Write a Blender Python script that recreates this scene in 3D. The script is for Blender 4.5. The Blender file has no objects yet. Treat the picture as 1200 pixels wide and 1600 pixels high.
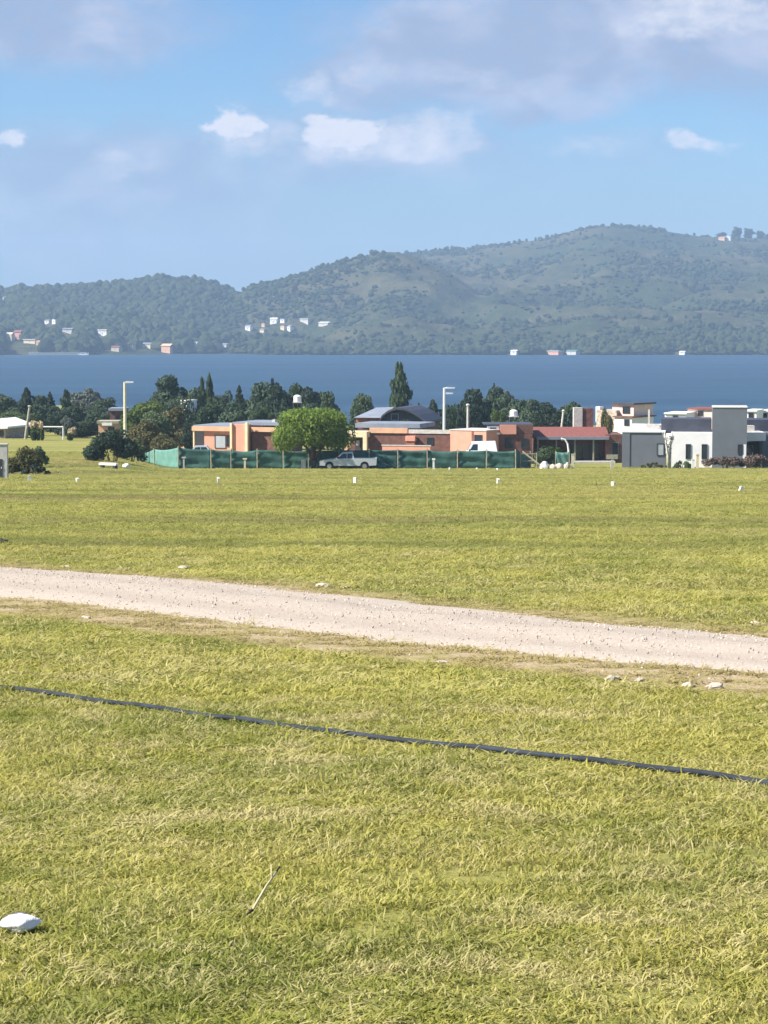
import bpy, bmesh, math, random
import numpy as np
from mathutils import Vector, Matrix, noise as mnoise

random.seed(7); rng = np.random.default_rng(7)
R = math.radians
sc = bpy.context.scene
COL = sc.collection

# ------------------------------------------------------------------ camera
EYE = 1.6
F = 3850.0                       # focal length in photograph pixels (1200 wide)
PITCH = math.atan(290 / F)       # eye level sits at row 510 of the photograph
cam = bpy.data.cameras.new('camera'); cam_o = bpy.data.objects.new('camera', cam); COL.objects.link(cam_o)
cam.sensor_fit = 'HORIZONTAL'; cam.sensor_width = 24.0; cam.lens = F / 1200 * 24.0
cam.clip_start = 0.1; cam.clip_end = 30000
cam_o.location = (0, 0, EYE); cam_o.rotation_euler = (math.pi / 2 - PITCH, 0, 0)
sc.camera = cam_o

# ------------------------------------------------------------------ sun, exposure
SUN_EL, SUN_AZ = R(42), R(-104)   # azimuth from +Y, clockwise positive: the sun stands left of the camera
sl = bpy.data.lights.new('sun', 'SUN'); sl.energy = 4.8; sl.angle = R(0.53); sl.color = (1.0, 0.93, 0.82)
so = bpy.data.objects.new('sun', sl); COL.objects.link(so)
sd = Vector((math.sin(SUN_AZ) * math.cos(SUN_EL), math.cos(SUN_AZ) * math.cos(SUN_EL), math.sin(SUN_EL)))
so.rotation_euler = sd.to_track_quat('Z', 'Y').to_euler(); so.location = sd * 50
vs = sc.view_settings
vs.view_transform = 'Standard'; vs.look = 'None'; vs.gamma = 1; vs.use_curve_mapping = False
vs.exposure = 1.15
sc.render.engine = 'CYCLES'
sc.cycles.use_denoising = True
sc.cycles.max_bounces = 6; sc.cycles.volume_bounces = 1; sc.cycles.transparent_max_bounces = 8
sc.cycles.diffuse_bounces = 3; sc.cycles.glossy_bounces = 2; sc.cycles.transmission_bounces = 4
sc.cycles.caustics_reflective = False; sc.cycles.caustics_refractive = False

# ------------------------------------------------------------------ node helper
class NT:
    def __init__(s, tree): s.t = tree; s.n = tree.nodes; s.l = tree.links
    def node(s, typ, **kw):
        n = s.n.new(typ)
        for k, v in kw.items(): setattr(n, k, v)
        return n
    def put(s, sock, v):
        if isinstance(v, bpy.types.NodeSocket): s.l.new(v, sock)
        elif v is not None:
            if isinstance(v, (tuple, list)) and sock.type == 'RGBA' and len(v) == 3: v = (*v, 1)
            sock.default_value = v
    def m(s, op, a, b=None, c=None, clamp=False):
        n = s.node('ShaderNodeMath', operation=op, use_clamp=clamp)
        for i, v in enumerate((a, b, c)):
            if v is not None: s.put(n.inputs[i], v)
        return n.outputs[0]
    def vm(s, op, a, b=None, out=0):
        n = s.node('ShaderNodeVectorMath', operation=op)
        s.put(n.inputs[0], a)
        if b is not None: s.put(n.inputs[1], b)
        return n.outputs[out]
    def mix(s, fac, a, b, blend='MIX'):
        n = s.node('ShaderNodeMix', data_type='RGBA', blend_type=blend)
        s.put(n.inputs[0], fac); s.put(n.inputs[6], a); s.put(n.inputs[7], b)
        return n.outputs[2]
    def ramp(s, v, lo, hi):                      # smoothstep map range
        n = s.node('ShaderNodeMapRange', interpolation_type='SMOOTHSTEP')
        s.put(n.inputs[0], v); n.inputs[1].default_value = lo; n.inputs[2].default_value = hi
        return n.outputs[0]
    def noise(s, vec, scale, detail=4, rough=0.55, color=False, dist=0.0):
        n = s.node('ShaderNodeTexNoise')
        s.put(n.inputs['Vector'], vec); n.inputs['Scale'].default_value = scale
        n.inputs['Detail'].default_value = detail; n.inputs['Roughness'].default_value = rough
        n.inputs['Distortion'].default_value = dist
        return n.outputs['Color' if color else 'Fac']
    def xyz(s, v):
        n = s.node('ShaderNodeSeparateXYZ'); s.put(n.inputs[0], v); return n.outputs
    def comb(s, x, y, z):
        n = s.node('ShaderNodeCombineXYZ')
        for i, v in enumerate((x, y, z)): s.put(n.inputs[i], v)
        return n.outputs[0]

# ------------------------------------------------------------------ world: Nishita sky with broken cloud
w = bpy.data.worlds.new('World'); sc.world = w; w.use_nodes = True
T = NT(w.node_tree); T.n.clear()
sky = T.node('ShaderNodeTexSky', sky_type='NISHITA', sun_disc=False)
sky.sun_elevation = SUN_EL; sky.sun_rotation = SUN_AZ
sky.altitude = 900; sky.air_density = 1.2; sky.dust_density = 0.0; sky.ozone_density = 5.0
tc = T.node('ShaderNodeTexCoord').outputs['Generated']
DX, DY, DZ = T.xyz(tc)
az = T.m('MULTIPLY', T.m('ARCTAN2', DX, DY), F)          # sky directions in units of 1/3850 rad
el = T.m('MULTIPLY', T.m('ARCSINE', DZ), F)
wv = T.comb(T.m('MULTIPLY', az, 0.01), T.m('MULTIPLY', el, 0.016), 0.0)
warp = T.noise(wv, 1.1, 5, 0.6, color=True)
warp2 = T.noise(wv, 0.33, 2, 0.5, color=True)
wr, wg, wb = T.xyz(warp); w2r, w2g, w2b = T.xyz(warp2)
AZ = T.m('ADD', az, T.m('ADD', T.m('MULTIPLY_ADD', wr, 150.0, -75.0), T.m('MULTIPLY_ADD', w2r, 120.0, -60.0)))
EL = T.m('ADD', el, T.m('ADD', T.m('MULTIPLY_ADD', wg, 80.0, -40.0), T.m('MULTIPLY_ADD', w2g, 40.0, -20.0)))
def blob(px, py, ru, rv, soft, amp=1.0, flatbase=None):
    a = T.m('DIVIDE', T.m('SUBTRACT', AZ, float(px - 600)), float(ru))
    b = T.m('DIVIDE', T.m('SUBTRACT', EL, float(510 - py)), float(rv))
    r = T.m('SQRT', T.m('ADD', T.m('MULTIPLY', a, a), T.m('MULTIPLY', b, b)))
    return T.m('MULTIPLY', T.ramp(r, 1.0 + soft, 1.0 - soft), amp)
def union(lst):
    v = lst[0]
    for x in lst[1:]: v = T.m('MAXIMUM', v, x)
    return v
grey = union([blob(1080, 45, 340, 100, .4, 1.0), blob(800, 85, 280, 95, .4, 1.0), blob(600, 130, 150, 55, .5, .85), blob(820, 160, 140, 36, .5, .85), blob(900, 20, 250, 60, .5, .8),
              blob(60, 45, 250, 75, .5, .9), blob(180, 285, 260, 75, .6, .75), blob(80, 350, 280, 70, .8, .55), blob(560, 232, 250, 60, .6, .7), blob(760, 250, 150, 50, .8, .3),
              blob(960, 232, 150, 30, .8, .3), blob(1330, 60, 250, 120, .6, .7), blob(-320, 90, 260, 80, .6, .6)])
white = union([blob(358, 205, 40, 24, .35, 1.05), blob(370, 228, 62, 22, .7, .5), blob(425, 208, 45, 20, .6, .45), blob(535, 212, 68, 28, .3, 1.1), blob(530, 235, 80, 24, .7, .6), blob(640, 226, 95, 32, .6, .7), blob(700, 205, 40, 24, .6, .55),
               blob(1082, 227, 62, 15, .5, .75), blob(1080, 32, 120, 34, .5, .65), blob(1180, 45, 90, 22, .6, .5), blob(26, 231, 26, 11, .5, .75), blob(185, 262, 45, 18, .7, .45),
               blob(485, 150, 45, 20, .6, .5), blob(735, 130, 55, 16, .7, .4), blob(580, 128, 50, 16, .7, .4), blob(905, 232, 50, 14, .8, .4),
               blob(-180, 210, 120, 40, .5, .7), blob(1420, 190, 140, 40, .5, .7)])
# the rest of the sky carries the same sort of broken cloud
dome = T.noise(T.comb(T.m('DIVIDE', DX, T.m('ADD', T.m('ABSOLUTE', DZ), 0.12)), T.m('DIVIDE', DY, T.m('ADD', T.m('ABSOLUTE', DZ), 0.12)), 0.0), 1.6, 6, 0.6)
away = T.ramp(T.m('MAXIMUM', T.m('ABSOLUTE', az), T.m('ADD', el, 250.0)), 900.0, 1500.0)
gen = T.m('MULTIPLY', T.ramp(dome, 0.5, 0.66), away)
white = T.m('MAXIMUM', white, T.m('MULTIPLY', gen, 0.6)); grey = T.m('MAXIMUM', grey, T.m('MULTIPLY', gen, 0.7))
tex = T.noise(wv, 3.2, 5, 0.6)
grey = T.m('MULTIPLY', grey, T.m('MULTIPLY_ADD', tex, 1.1, 0.45), clamp=True)
white = T.m('MULTIPLY', T.ramp(T.m('MULTIPLY', white, T.m('MULTIPLY_ADD', tex, 1.5, 0.25)), 0.04, 1.12), 1.0, clamp=True)
skyc = T.mix(1.0, sky.outputs[0], (0.71, 0.915, 1.175), 'MULTIPLY')
puff = T.ramp(T.noise(T.vm('ADD', wv, (3.7, 1.9, 0.0)), 0.75, 4, 0.5, dist=0.3), 0.40, 0.72)
# a thin grey veil lies low all round the horizon
veil = T.m('MULTIPLY', T.ramp(T.m('ADD', el, T.m('MULTIPLY_ADD', w2g, 120.0, -60.0)), 330.0, 60.0), 0.72)
skyc = T.mix(veil, skyc, (2.7, 3.75, 5.2))
c1 = T.mix(grey, skyc, T.mix(puff, (3.20, 4.05, 5.9), (4.7, 5.25, 6.95)))
c2 = T.mix(white, c1, (7.3, 7.4, 8.3))
bg = T.node('ShaderNodeBackground'); T.put(bg.inputs[0], c2); bg.inputs[1].default_value = 0.051
w.cycles.sampling_method = 'MANUAL'; w.cycles.sample_map_resolution = 512
wo = T.node('ShaderNodeOutputWorld'); T.l.new(bg.outputs[0], wo.inputs[0])

# ------------------------------------------------------------------ picture geometry -> place geometry
def ray(px, py):
    v = (800 - py) / F; k = math.cos(PITCH) + v * math.sin(PITCH)
    return (px - 600) / F / k, math.tan(math.atan(v) - PITCH)       # x and z per metre of distance
def wx(px, d, py=700): return ray(px, py)[0] * d
def wz(py, d): return EYE + ray(600, py)[1] * d
SLOPE = 0.0508
def gd(py): return EYE / (-ray(600, py)[1] - SLOPE)                  # distance of a meadow point seen at row py
LAKE_Z = EYE - 25.4
def sstep(a, b, x):
    t = np.clip((x - a) / (b - a), 0, 1); return t * t * (3 - 2 * t)
def gz(x, y):
    """height of the near land: a meadow falling to the lake, flatter on the far left"""
    x = np.asarray(x, float); y = np.asarray(y, float)
    yy = np.maximum(y, 1.0)
    left = 1 - sstep(150, 265, 600 + F * x / yy)
    zr = -SLOPE * np.minimum(y, 230) - 0.030 * np.maximum(y - 230, 0)
    zl = -SLOPE * np.minimum(y, 176) - 0.024 * np.maximum(y - 176, 0)
    left = left * (y > 60)
    und = 0.030 * np.sin(x * 0.55 + y * 0.21) * np.sin(y * 0.37 - x * 0.2) + 0.012 * np.sin(x * 1.9 + 1.0) * np.sin(y * 1.7)
    und = und * np.clip(y / 12, 0.3, 1) * np.clip(1 - (y - 120) / 90, 0, 1)
    return np.maximum(zr * (1 - left) + zl * left + und, LAKE_Z - 3)
def g(x, y): return float(gz(x, y))

# ------------------------------------------------------------------ materials
MATS = {}
def pbsdf(name):
    m = bpy.data.materials.new(name); m.use_nodes = True
    t = NT(m.node_tree); b = t.n['Principled BSDF']; MATS[name] = m
    return m, t, b
def mat(name, c, rough=0.8, var=0.15, scale=1.5, metal=0.0, bump=0.0, bscale=20, spec=0.3, c2=None):
    m, t, b = pbsdf(name)
    co = t.node('ShaderNodeTexCoord').outputs['Object']
    nz = t.noise(co, scale, 5, 0.6)
    dark = tuple(x * (1 - var) for x in c) if c2 is None else c2
    lite = tuple(min(1, x * (1 + var)) for x in c) if c2 is None else c
    t.put(b.inputs['Base Color'], t.mix(t.ramp(nz, 0.3, 0.7), dark, lite))
    b.inputs['Roughness'].default_value = rough; b.inputs['Metallic'].default_value = metal
    b.inputs['Specular IOR Level'].default_value = spec
    if bump:
        bn = t.node('ShaderNodeBump'); bn.inputs['Strength'].default_value = bump; bn.inputs['Distance'].default_value = 0.02
        t.put(bn.inputs['Height'], t.noise(co, bscale, 4, 0.6)); t.l.new(bn.outputs[0], b.inputs['Normal'])
    return m
def leafmat(name, c, c2, trans=0.35):
    m = bpy.data.materials.new(name); m.use_nodes = True; t = NT(m.node_tree); t.n.clear(); MATS[name] = m
    pos = t.node('ShaderNodeNewGeometry').outputs['Position']
    oi = t.node('ShaderNodeObjectInfo').outputs['Random']
    f = t.m('ADD', t.m('MULTIPLY', t.noise(pos, 1.3, 4, 0.65), 1.0), t.m('MULTIPLY_ADD', oi, 0.3, -0.15))
    col = t.mix(t.ramp(f, 0.3, 0.72), c, c2)
    d = t.node('ShaderNodeBsdfDiffuse'); t.put(d.inputs[0], col)
    tr = t.node('ShaderNodeBsdfTranslucent'); t.put(tr.inputs[0], t.mix(0.5, col, c2))
    mx = t.node('ShaderNodeMixShader'); mx.inputs[0].default_value = trans
    t.l.new(d.outputs[0], mx.inputs[1]); t.l.new(tr.outputs[0], mx.inputs[2])
    o = t.node('ShaderNodeOutputMaterial'); t.l.new(mx.outputs[0], o.inputs[0])
    return m

# ------------------------------------------------------------------ object helpers
class MB:
    """collects geometry for ONE mesh object"""
    def __init__(s): s.v = []; s.f = []; s.smooth = False
    def add(s, vs, fs):
        o = len(s.v); s.v += [tuple(v) for v in vs]; s.f += [tuple(i + o for i in f) for f in fs]; return s
    def box(s, x0, x1, y0, y1, z0, z1):
        return s.add([(x0, y0, z0), (x1, y0, z0), (x1, y1, z0), (x0, y1, z0), (x0, y0, z1), (x1, y0, z1), (x1, y1, z1), (x0, y1, z1)],
                     [(0, 3, 2, 1), (4, 5, 6, 7), (0, 1, 5, 4), (1, 2, 6, 5), (2, 3, 7, 6), (3, 0, 4, 7)])
    def prism(s, prof, a0, a1, axis='y'):
        """closed profile [(p, z)...] extruded along y (profile in x,z) or x (profile in y,z)"""
        n = len(prof)
        mk = (lambda p, z, a: (p, a, z)) if axis == 'y' else (lambda p, z, a: (a, p, z))
        vs = [mk(p, z, a0) for p, z in prof] + [mk(p, z, a1) for p, z in prof]
        fs = [tuple(range(n)), tuple(range(2 * n - 1, n - 1, -1))] + [(i, i + n, (i + 1) % n + n, (i + 1) % n) for i in range(n)]
        return s.add(vs, fs)
    def tube(s, pts, rad, n=8, cap=True):
        pts = [Vector(p) for p in pts]
        rad = rad if isinstance(rad, (list, tuple)) else [rad] * len(pts)
        vs = []; fs = []
        for i, p in enumerate(pts):
            t = (pts[min(i + 1, len(pts) - 1)] - pts[max(i - 1, 0)]).normalized()
            a = t.cross(Vector((0, 0, 1)));
            if a.length < 1e-3: a = Vector((1, 0, 0))
            a.normalize(); b = t.cross(a)
            for k in range(n):
                q = 2 * math.pi * k / n; vs.append(p + (a * math.cos(q) + b * math.sin(q)) * rad[i])
        for i in range(len(pts) - 1):
            for k in range(n):
                fs.append((i * n + k, i * n + (k + 1) % n, (i + 1) * n + (k + 1) % n, (i + 1) * n + k))
        if cap: fs += [tuple(range(n - 1, -1, -1)), tuple(range((len(pts) - 1) * n, len(pts) * n))]
        return s.add(vs, fs)
    def lathe(s, prof, c=(0, 0, 0), n=14, axis='z'):
        vs = []; fs = []
        for r_, h in prof:
            for k in range(n):
                q = 2 * math.pi * k / n; a, b = r_ * math.cos(q), r_ * math.sin(q)
                vs.append((c[0] + a, c[1] + b, c[2] + h) if axis == 'z' else (c[0] + a, c[1] + h, c[2] + b))
        for i in range(len(prof) - 1):
            for k in range(n): fs.append((i * n + k, i * n + (k + 1) % n, (i + 1) * n + (k + 1) % n, (i + 1) * n + k))
        return s.add(vs, fs + [tuple(range(n - 1, -1, -1)), tuple(range((len(prof) - 1) * n, len(prof) * n))])
    def mesh(s, name, m=None, smooth=False):
        me = bpy.data.meshes.new(name); me.from_pydata(s.v, [], s.f); me.update()
        if m: me.materials.append(MATS[m] if isinstance(m, str) else m)
        if smooth: me.polygons.foreach_set('use_smooth', [True] * len(me.polygons))
        return me
    def build(s, name, m, parent=None, smooth=False, loc=None):
        return link(name, s.mesh(name, m, smooth), parent, loc)
def link(name, me, parent=None, loc=None):
    o = bpy.data.objects.new(name, me); COL.objects.link(o)
    if parent is not None: o.parent = parent
    if loc is not None: o.location = loc
    return o
def tag(o, label=None, cat=None, group=None, kind=None):
    if label: o['label'] = label
    if cat: o['category'] = cat
    if group: o['group'] = group
    if kind: o['kind'] = kind
    return o
def empty(name, loc, label, cat, rz=0, group=None):
    o = bpy.data.objects.new(name, None); COL.objects.link(o); o.empty_display_size = 0.3
    o.location = loc; o.rotation_euler = (0, 0, rz)
    return tag(o, label, cat, group)
def copy_tree(o, parent=None):
    c = o.copy(); COL.objects.link(c)
    if parent is not None: c.parent = parent
    for ch in list(o.children): copy_tree(ch, c)
    return c
def np_mesh(name, verts, faces, m, smooth=True):
    me = bpy.data.meshes.new(name)
    me.vertices.add(len(verts)); me.vertices.foreach_set('co', np.asarray(verts, np.float32).ravel())
    k = faces.shape[1]; me.loops.add(faces.size); me.loops.foreach_set('vertex_index', faces.astype(np.int32).ravel())
    me.polygons.add(len(faces)); me.polygons.foreach_set('loop_start', np.arange(0, faces.size, k, dtype=np.int32))
    me.update(calc_edges=True); me.validate()
    if smooth: me.polygons.foreach_set('use_smooth', np.ones(len(faces), bool))
    me.materials.append(MATS[m]); return me
def grid_faces(nr, nc):
    i = np.arange(nr - 1)[:, None] * nc + np.arange(nc - 1)[None, :]
    return np.stack([i, i + 1, i + nc + 1, i + nc], -1).reshape(-1, 4)

def scatter(name, pts, rots, scales, idx, protos, label, cat, holder=None):
    """points -> instances of small prototype meshes, one object of kind stuff"""
    me = bpy.data.meshes.new(name); n = len(pts)
    me.vertices.add(n); me.vertices.foreach_set('co', np.asarray(pts, np.float32).ravel())
    a = me.attributes.new('rot', 'FLOAT_VECTOR', 'POINT'); a.data.foreach_set('vector', np.asarray(rots, np.float32).ravel())
    a = me.attributes.new('scl', 'FLOAT_VECTOR', 'POINT'); a.data.foreach_set('vector', np.asarray(scales, np.float32).ravel())
    a = me.attributes.new('idx', 'INT', 'POINT'); a.data.foreach_set('value', np.asarray(idx, np.int32))
    me.update()
    o = link(name, me); tag(o, label, cat, kind='stuff')
    pc = bpy.data.collections.new(name + '_shapes')
    for i, p in enumerate(protos):
        po = bpy.data.objects.new('%s_shape_%02d' % (name, i), p); pc.objects.link(po)
    ng = bpy.data.node_groups.new(name, 'GeometryNodeTree')
    ng.interface.new_socket('Geometry', in_out='INPUT', socket_type='NodeSocketGeometry')
    ng.interface.new_socket('Geometry', in_out='OUTPUT', socket_type='NodeSocketGeometry')
    N, L = ng.nodes, ng.links
    gi = N.new('NodeGroupInput'); go = N.new('NodeGroupOutput')
    ci = N.new('GeometryNodeCollectionInfo'); ci.inputs[0].default_value = pc
    ci.inputs['Separate Children'].default_value = True; ci.inputs['Reset Children'].default_value = True
    ip = N.new('GeometryNodeInstanceOnPoints'); ip.inputs['Pick Instance'].default_value = True
    def attr(nm, typ):
        x = N.new('GeometryNodeInputNamedAttribute'); x.data_type = typ; x.inputs[0].default_value = nm; return x.outputs[0]
    er = N.new('FunctionNodeEulerToRotation'); L.new(attr('rot', 'FLOAT_VECTOR'), er.inputs[0])
    L.new(gi.outputs[0], ip.inputs['Points']); L.new(ci.outputs[0], ip.inputs['Instance'])
    L.new(attr('idx', 'INT'), ip.inputs['Instance Index']); L.new(er.outputs[0], ip.inputs['Rotation'])
    L.new(attr('scl', 'FLOAT_VECTOR'), ip.inputs['Scale']); L.new(ip.outputs[0], go.inputs[0])
    md = o.modifiers.new('scatter', 'NODES'); md.node_group = ng
    return o

def fbm(x, y, s, oct=4, seed=0.0):
    out = np.empty(x.shape); xf, yf = x.ravel(), y.ravel(); of = out.ravel()
    for i in range(len(xf)):
        of[i] = mnoise.fractal((xf[i] * s + seed, yf[i] * s - seed, seed * 1.7), 0.9, 2.0, oct)
    return of.reshape(x.shape)

# ================================================================== SETTING
# track lines in plan: x + k*(y - y0) = 0 ; far edge, near edge, foot of the worn strip
TRK_F, TRK_N, TRK_S = (0.64, gd(938)), (0.72, gd(996)), (0.76, gd(1025))
def side(line, x, y): return x + line[0] * (y - line[1])

# ---- meadow material
m, t, b = pbsdf('meadow_ground')
pos = t.node('ShaderNodeNewGeometry').outputs['Position']; X, Y, Z = t.xyz(pos)
big = t.noise(pos, 0.09, 4, 0.6); mid = t.noise(pos, 0.55, 5, 0.65); fine = t.noise(pos, 9.0, 6, 0.75)
streak = t.noise(t.vm('MULTIPLY', pos, (0.03, 0.16, 0.0)), 1.0, 4, 0.6)
colr = t.mix(t.ramp(big, 0.35, 0.65), (0.190, 0.200, 0.048), (0.280, 0.260, 0.075))
colr = t.mix(t.m('MULTIPLY', t.ramp(mid, 0.42, 0.72), 0.6), colr, (0.150, 0.185, 0.042))
colr = t.mix(t.m('MULTIPLY', t.ramp(streak, 0.50, 0.72), 0.7), colr, (0.320, 0.270, 0.105))
colr = t.mix(t.m('MULTIPLY', t.ramp(fine, 0.40, 0.75), 0.55), colr, (0.330, 0.300, 0.110))
colr = t.mix(t.m('MULTIPLY', t.ramp(fine, 0.50, 0.25), 0.5), colr, (0.070, 0.085, 0.028))
wob = t.m('MULTIPLY_ADD', t.noise(pos, 0.9, 5, 0.7), 1.6, -0.8)
def sidenode(line, k): return t.m('ADD', t.m('ADD', X, t.m('MULTIPLY_ADD', Y, line[0], -line[0] * line[1])), t.m('MULTIPLY', wob, k))
strip = t.m('MULTIPLY', t.ramp(sidenode(TRK_S, 0.5), -0.35, 0.30), t.ramp(sidenode(TRK_F, 0.8), 1.1, -0.2))
dirt = t.mix(fine, (0.34, 0.255, 0.155), (0.50, 0.40, 0.27))
colr = t.mix(t.m('MULTIPLY', strip, t.ramp(t.noise(pos, 2.3, 5, 0.7), 0.30, 0.58)), colr, dirt)
earth = t.m('MULTIPLY', t.ramp(t.noise(pos, 0.8, 4, 0.6), 0.68, 0.80), 0.5)
colr = t.mix(earth, colr, (0.24, 0.185, 0.115))
t.put(b.inputs['Base Color'], colr); b.inputs['Roughness'].default_value = 0.95; b.inputs['Specular IOR Level'].default_value = 0.1
bn = t.node('ShaderNodeBump'); bn.inputs['Strength'].default_value = 0.7; bn.inputs['Distance'].default_value = 0.05
t.put(bn.inputs['Height'], fine); t.l.new(bn.outputs[0], b.inputs['Normal'])

rows = np.concatenate([np.linspace(-60, 0, 16)[:-1], np.linspace(0, 45, 181)[:-1], np.geomspace(45, 900, 150)])
tt = np.linspace(-1, 1, 241); tt = np.sign(tt) * (0.25 * np.abs(tt) + 0.75 * np.abs(tt) ** 3)
GX = tt[None, :] * (45 + 1.3 * np.maximum(rows, 0))[:, None]; GY = np.repeat(rows[:, None], 241, 1)
GZ = gz(GX, GY)
me = np_mesh('meadow', np.stack([GX, GY, GZ], -1).reshape(-1, 3), grid_faces(len(rows), 241), 'meadow_ground')
tag(link('meadow', me), 'sunlit rough grass meadow falling gently towards the lake', 'meadow', kind='structure')

# ---- gravel track
m, t, b = pbsdf('gravel')
pos = t.node('ShaderNodeNewGeometry').outputs['Position']
vo = t.node('ShaderNodeTexVoronoi'); t.put(vo.inputs['Vector'], pos); vo.inputs['Scale'].default_value = 40
cr, cg, cb = t.xyz(vo.outputs['Color'])
colr = t.mix(cr, (0.36, 0.312, 0.258), (0.455, 0.395, 0.33))
colr = t.mix(t.m('MULTIPLY', t.ramp(t.noise(pos, 1.1, 5, 0.6), 0.35, 0.7), 0.4), colr, (0.44, 0.375, 0.31))
GXn, GYn, GZn = t.xyz(pos)
dn = t.m('ADD', GXn, t.m('MULTIPLY_ADD', GYn, TRK_N[0], -TRK_N[0] * TRK_N[1])); dfr = t.m('ADD', GXn, t.m('MULTIPLY_ADD', GYn, TRK_F[0], -TRK_F[0] * TRK_F[1]))
across = t.m('ADD', t.m('DIVIDE', dn, t.m('SUBTRACT', dn, dfr)), t.m('MULTIPLY_ADD', t.noise(pos, 0.5, 3, 0.5), 0.16, -0.08))
rut = t.m('MAXIMUM', t.ramp(t.m('ABSOLUTE', t.m('SUBTRACT', across, 0.27)), 0.13, 0.04), t.ramp(t.m('ABSOLUTE', t.m('SUBTRACT', across, 0.70)), 0.13, 0.04))
colr = t.mix(t.m('MULTIPLY', rut, 0.55), colr, (0.36, 0.305, 0.25))
t.put(b.inputs['Base Color'], colr); b.inputs['Roughness'].default_value = 0.9; b.inputs['Specular IOR Level'].default_value = 0.2
bn = t.node('ShaderNodeBump'); bn.inputs['Strength'].default_value = 0.3; bn.inputs['Distance'].default_value = 0.012
t.put(bn.inputs['Height'], t.m('SUBTRACT', 1.0, vo.outputs['Distance'])); t.l.new(bn.outputs[0], b.inputs['Normal'])
ys = np.linspace(-2, 95, 800); nw = 15
V = np.zeros((len(ys), nw, 3))
for i, yy in enumerate(ys):
    wn = 0.26 * mnoise.fractal((yy * 0.8, 3.1, 0), 1, 2, 4); wf = 0.24 * mnoise.fractal((yy * 0.7, 9.7, 0), 1, 2, 4)
    xn = -TRK_N[0] * (yy - TRK_N[1]) + wn; xf = -TRK_F[0] * (yy - TRK_F[1]) + wf
    q = np.linspace(0, 1, nw); xs_ = xn + (xf - xn) * q
    crown = 0.075 * np.sin(np.pi * q) ** 0.6 - 0.02 * np.exp(-((q - 0.3) / 0.1) ** 2) - 0.02 * np.exp(-((q - 0.72) / 0.1) ** 2)
    rough_ = np.array([0.012 * mnoise.noise((x_ * 3, yy * 3, 0)) for x_ in xs_])
    V[i, :, 0] = xs_; V[i, :, 1] = yy; V[i, :, 2] = gz(xs_, yy) + crown - 0.012 + (crown > 0.02) * rough_
me = np_mesh('gravel_track', V.reshape(-1, 3), grid_faces(len(ys), nw), 'gravel')
tag(link('gravel_track', me), 'pale pinkish gravel track running across the meadow', 'track', kind='structure')

# ---- lake
m, t, b = pbsdf('lake_water')
pos = t.node('ShaderNodeNewGeometry').outputs['Position']
band = t.noise(t.vm('MULTIPLY', pos, (0.0010, 0.010, 0.0)), 1.0, 5, 0.6)
rip = t.noise(t.vm('MULTIPLY', pos, (0.007, 0.034, 0.0)), 1.0, 4, 0.7)
wcol = t.mix(t.ramp(band, 0.35, 0.65), (0.010, 0.036, 0.068), (0.022, 0.058, 0.100))
wcol = t.mix(t.m('MULTIPLY', t.ramp(rip, 0.5, 0.68), 0.8), wcol, (0.006, 0.022, 0.045))
t.put(b.inputs['Base Color'], wcol)
b.inputs['Roughness'].default_value = 0.38; b.inputs['IOR'].default_value = 1.33; b.inputs['Specular IOR Level'].default_value = 0.17
bn = t.node('ShaderNodeBump'); bn.inputs['Strength'].default_value = 0.5; bn.inputs['Distance'].default_value = 0.8
wav = t.m('ADD', t.noise(t.vm('MULTIPLY', pos, (0.10, 0.22, 0.0)), 1.0, 4, 0.65), t.m('MULTIPLY', t.noise(t.vm('MULTIPLY', pos, (0.006, 0.03, 0.0)), 1.0, 4, 0.6), 1.5))
t.put(bn.inputs['Height'], t.m('ADD', wav, t.m('MULTIPLY', rip, 2.0))); t.l.new(bn.outputs[0], b.inputs['Normal'])
mb = MB(); mb.add([(-3400, 420, LAKE_Z), (3400, 420, LAKE_Z), (3400, 3000, LAKE_Z), (-3400, 3000, LAKE_Z)], [(0, 1, 2, 3)])
tag(mb.build('lake', 'lake_water'), 'wide dark blue lake below the hills', 'lake', kind='structure')

# ---- hills on the far shore
SHORE = 2200.0
RIDGES = [  # depth of crest, crest line as photograph rows
 (3000., [(-1800, 480), (-900, 440), (-300, 462), (0, 460), (100, 456), (180, 452), (215, 447), (265, 441), (300, 445), (350, 450), (380, 460), (450, 478), (520, 495), (620, 525), (720, 552), (3000, 556)]),
 (2850., [(-2000, 556), (200, 556), (300, 502), (330, 482), (380, 453), (430, 440), (470, 429), (520, 413), (560, 402), (605, 391), (640, 397), (680, 412), (720, 437), (760, 466), (800, 494), (860, 528), (920, 556), (3000, 556)]),
 (3700., [(-2000, 556), (250, 545), (450, 460), (560, 412), (600, 401), (640, 396), (690, 390), (740, 388), (800, 379), (850, 373), (900, 359), (940, 352), (970, 352), (1010, 356), (1060, 364), (1100, 370), (1150, 370), (1200, 372), (1350, 390), (1600, 425), (3000, 490)]),
 (2700., [(-2000, 556), (800, 556), (900, 538), (950, 519), (1020, 487), (1060, 466), (1100, 452), (1180, 455), (1300, 440), (1500, 470), (1900, 510), (3000, 530)]),
 (2420., [(-2000, 530), (-400, 538), (0, 540), (120, 536), (300, 533), (420, 525), (560, 533), (700, 540), (800, 545), (1000, 543), (1200, 540), (1700, 530), (3000, 540)]),
]
uu = np.linspace(-0.50, 0.50, 620); dd = np.concatenate([np.linspace(2170, 3100, 130), np.linspace(3110, 5000, 80)])
PXg = 600 + F * uu
HX = uu[None, :] * dd[:, None]; HY = np.repeat(dd[:, None], len(uu), 1)
base_noise = fbm(HX, HY, 0.0030, 5, 3.3); fine_noise = fbm(HX, HY, 0.012, 4, 8.1)
HZ = np.full(HX.shape, LAKE_Z - 4.0)
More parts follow.
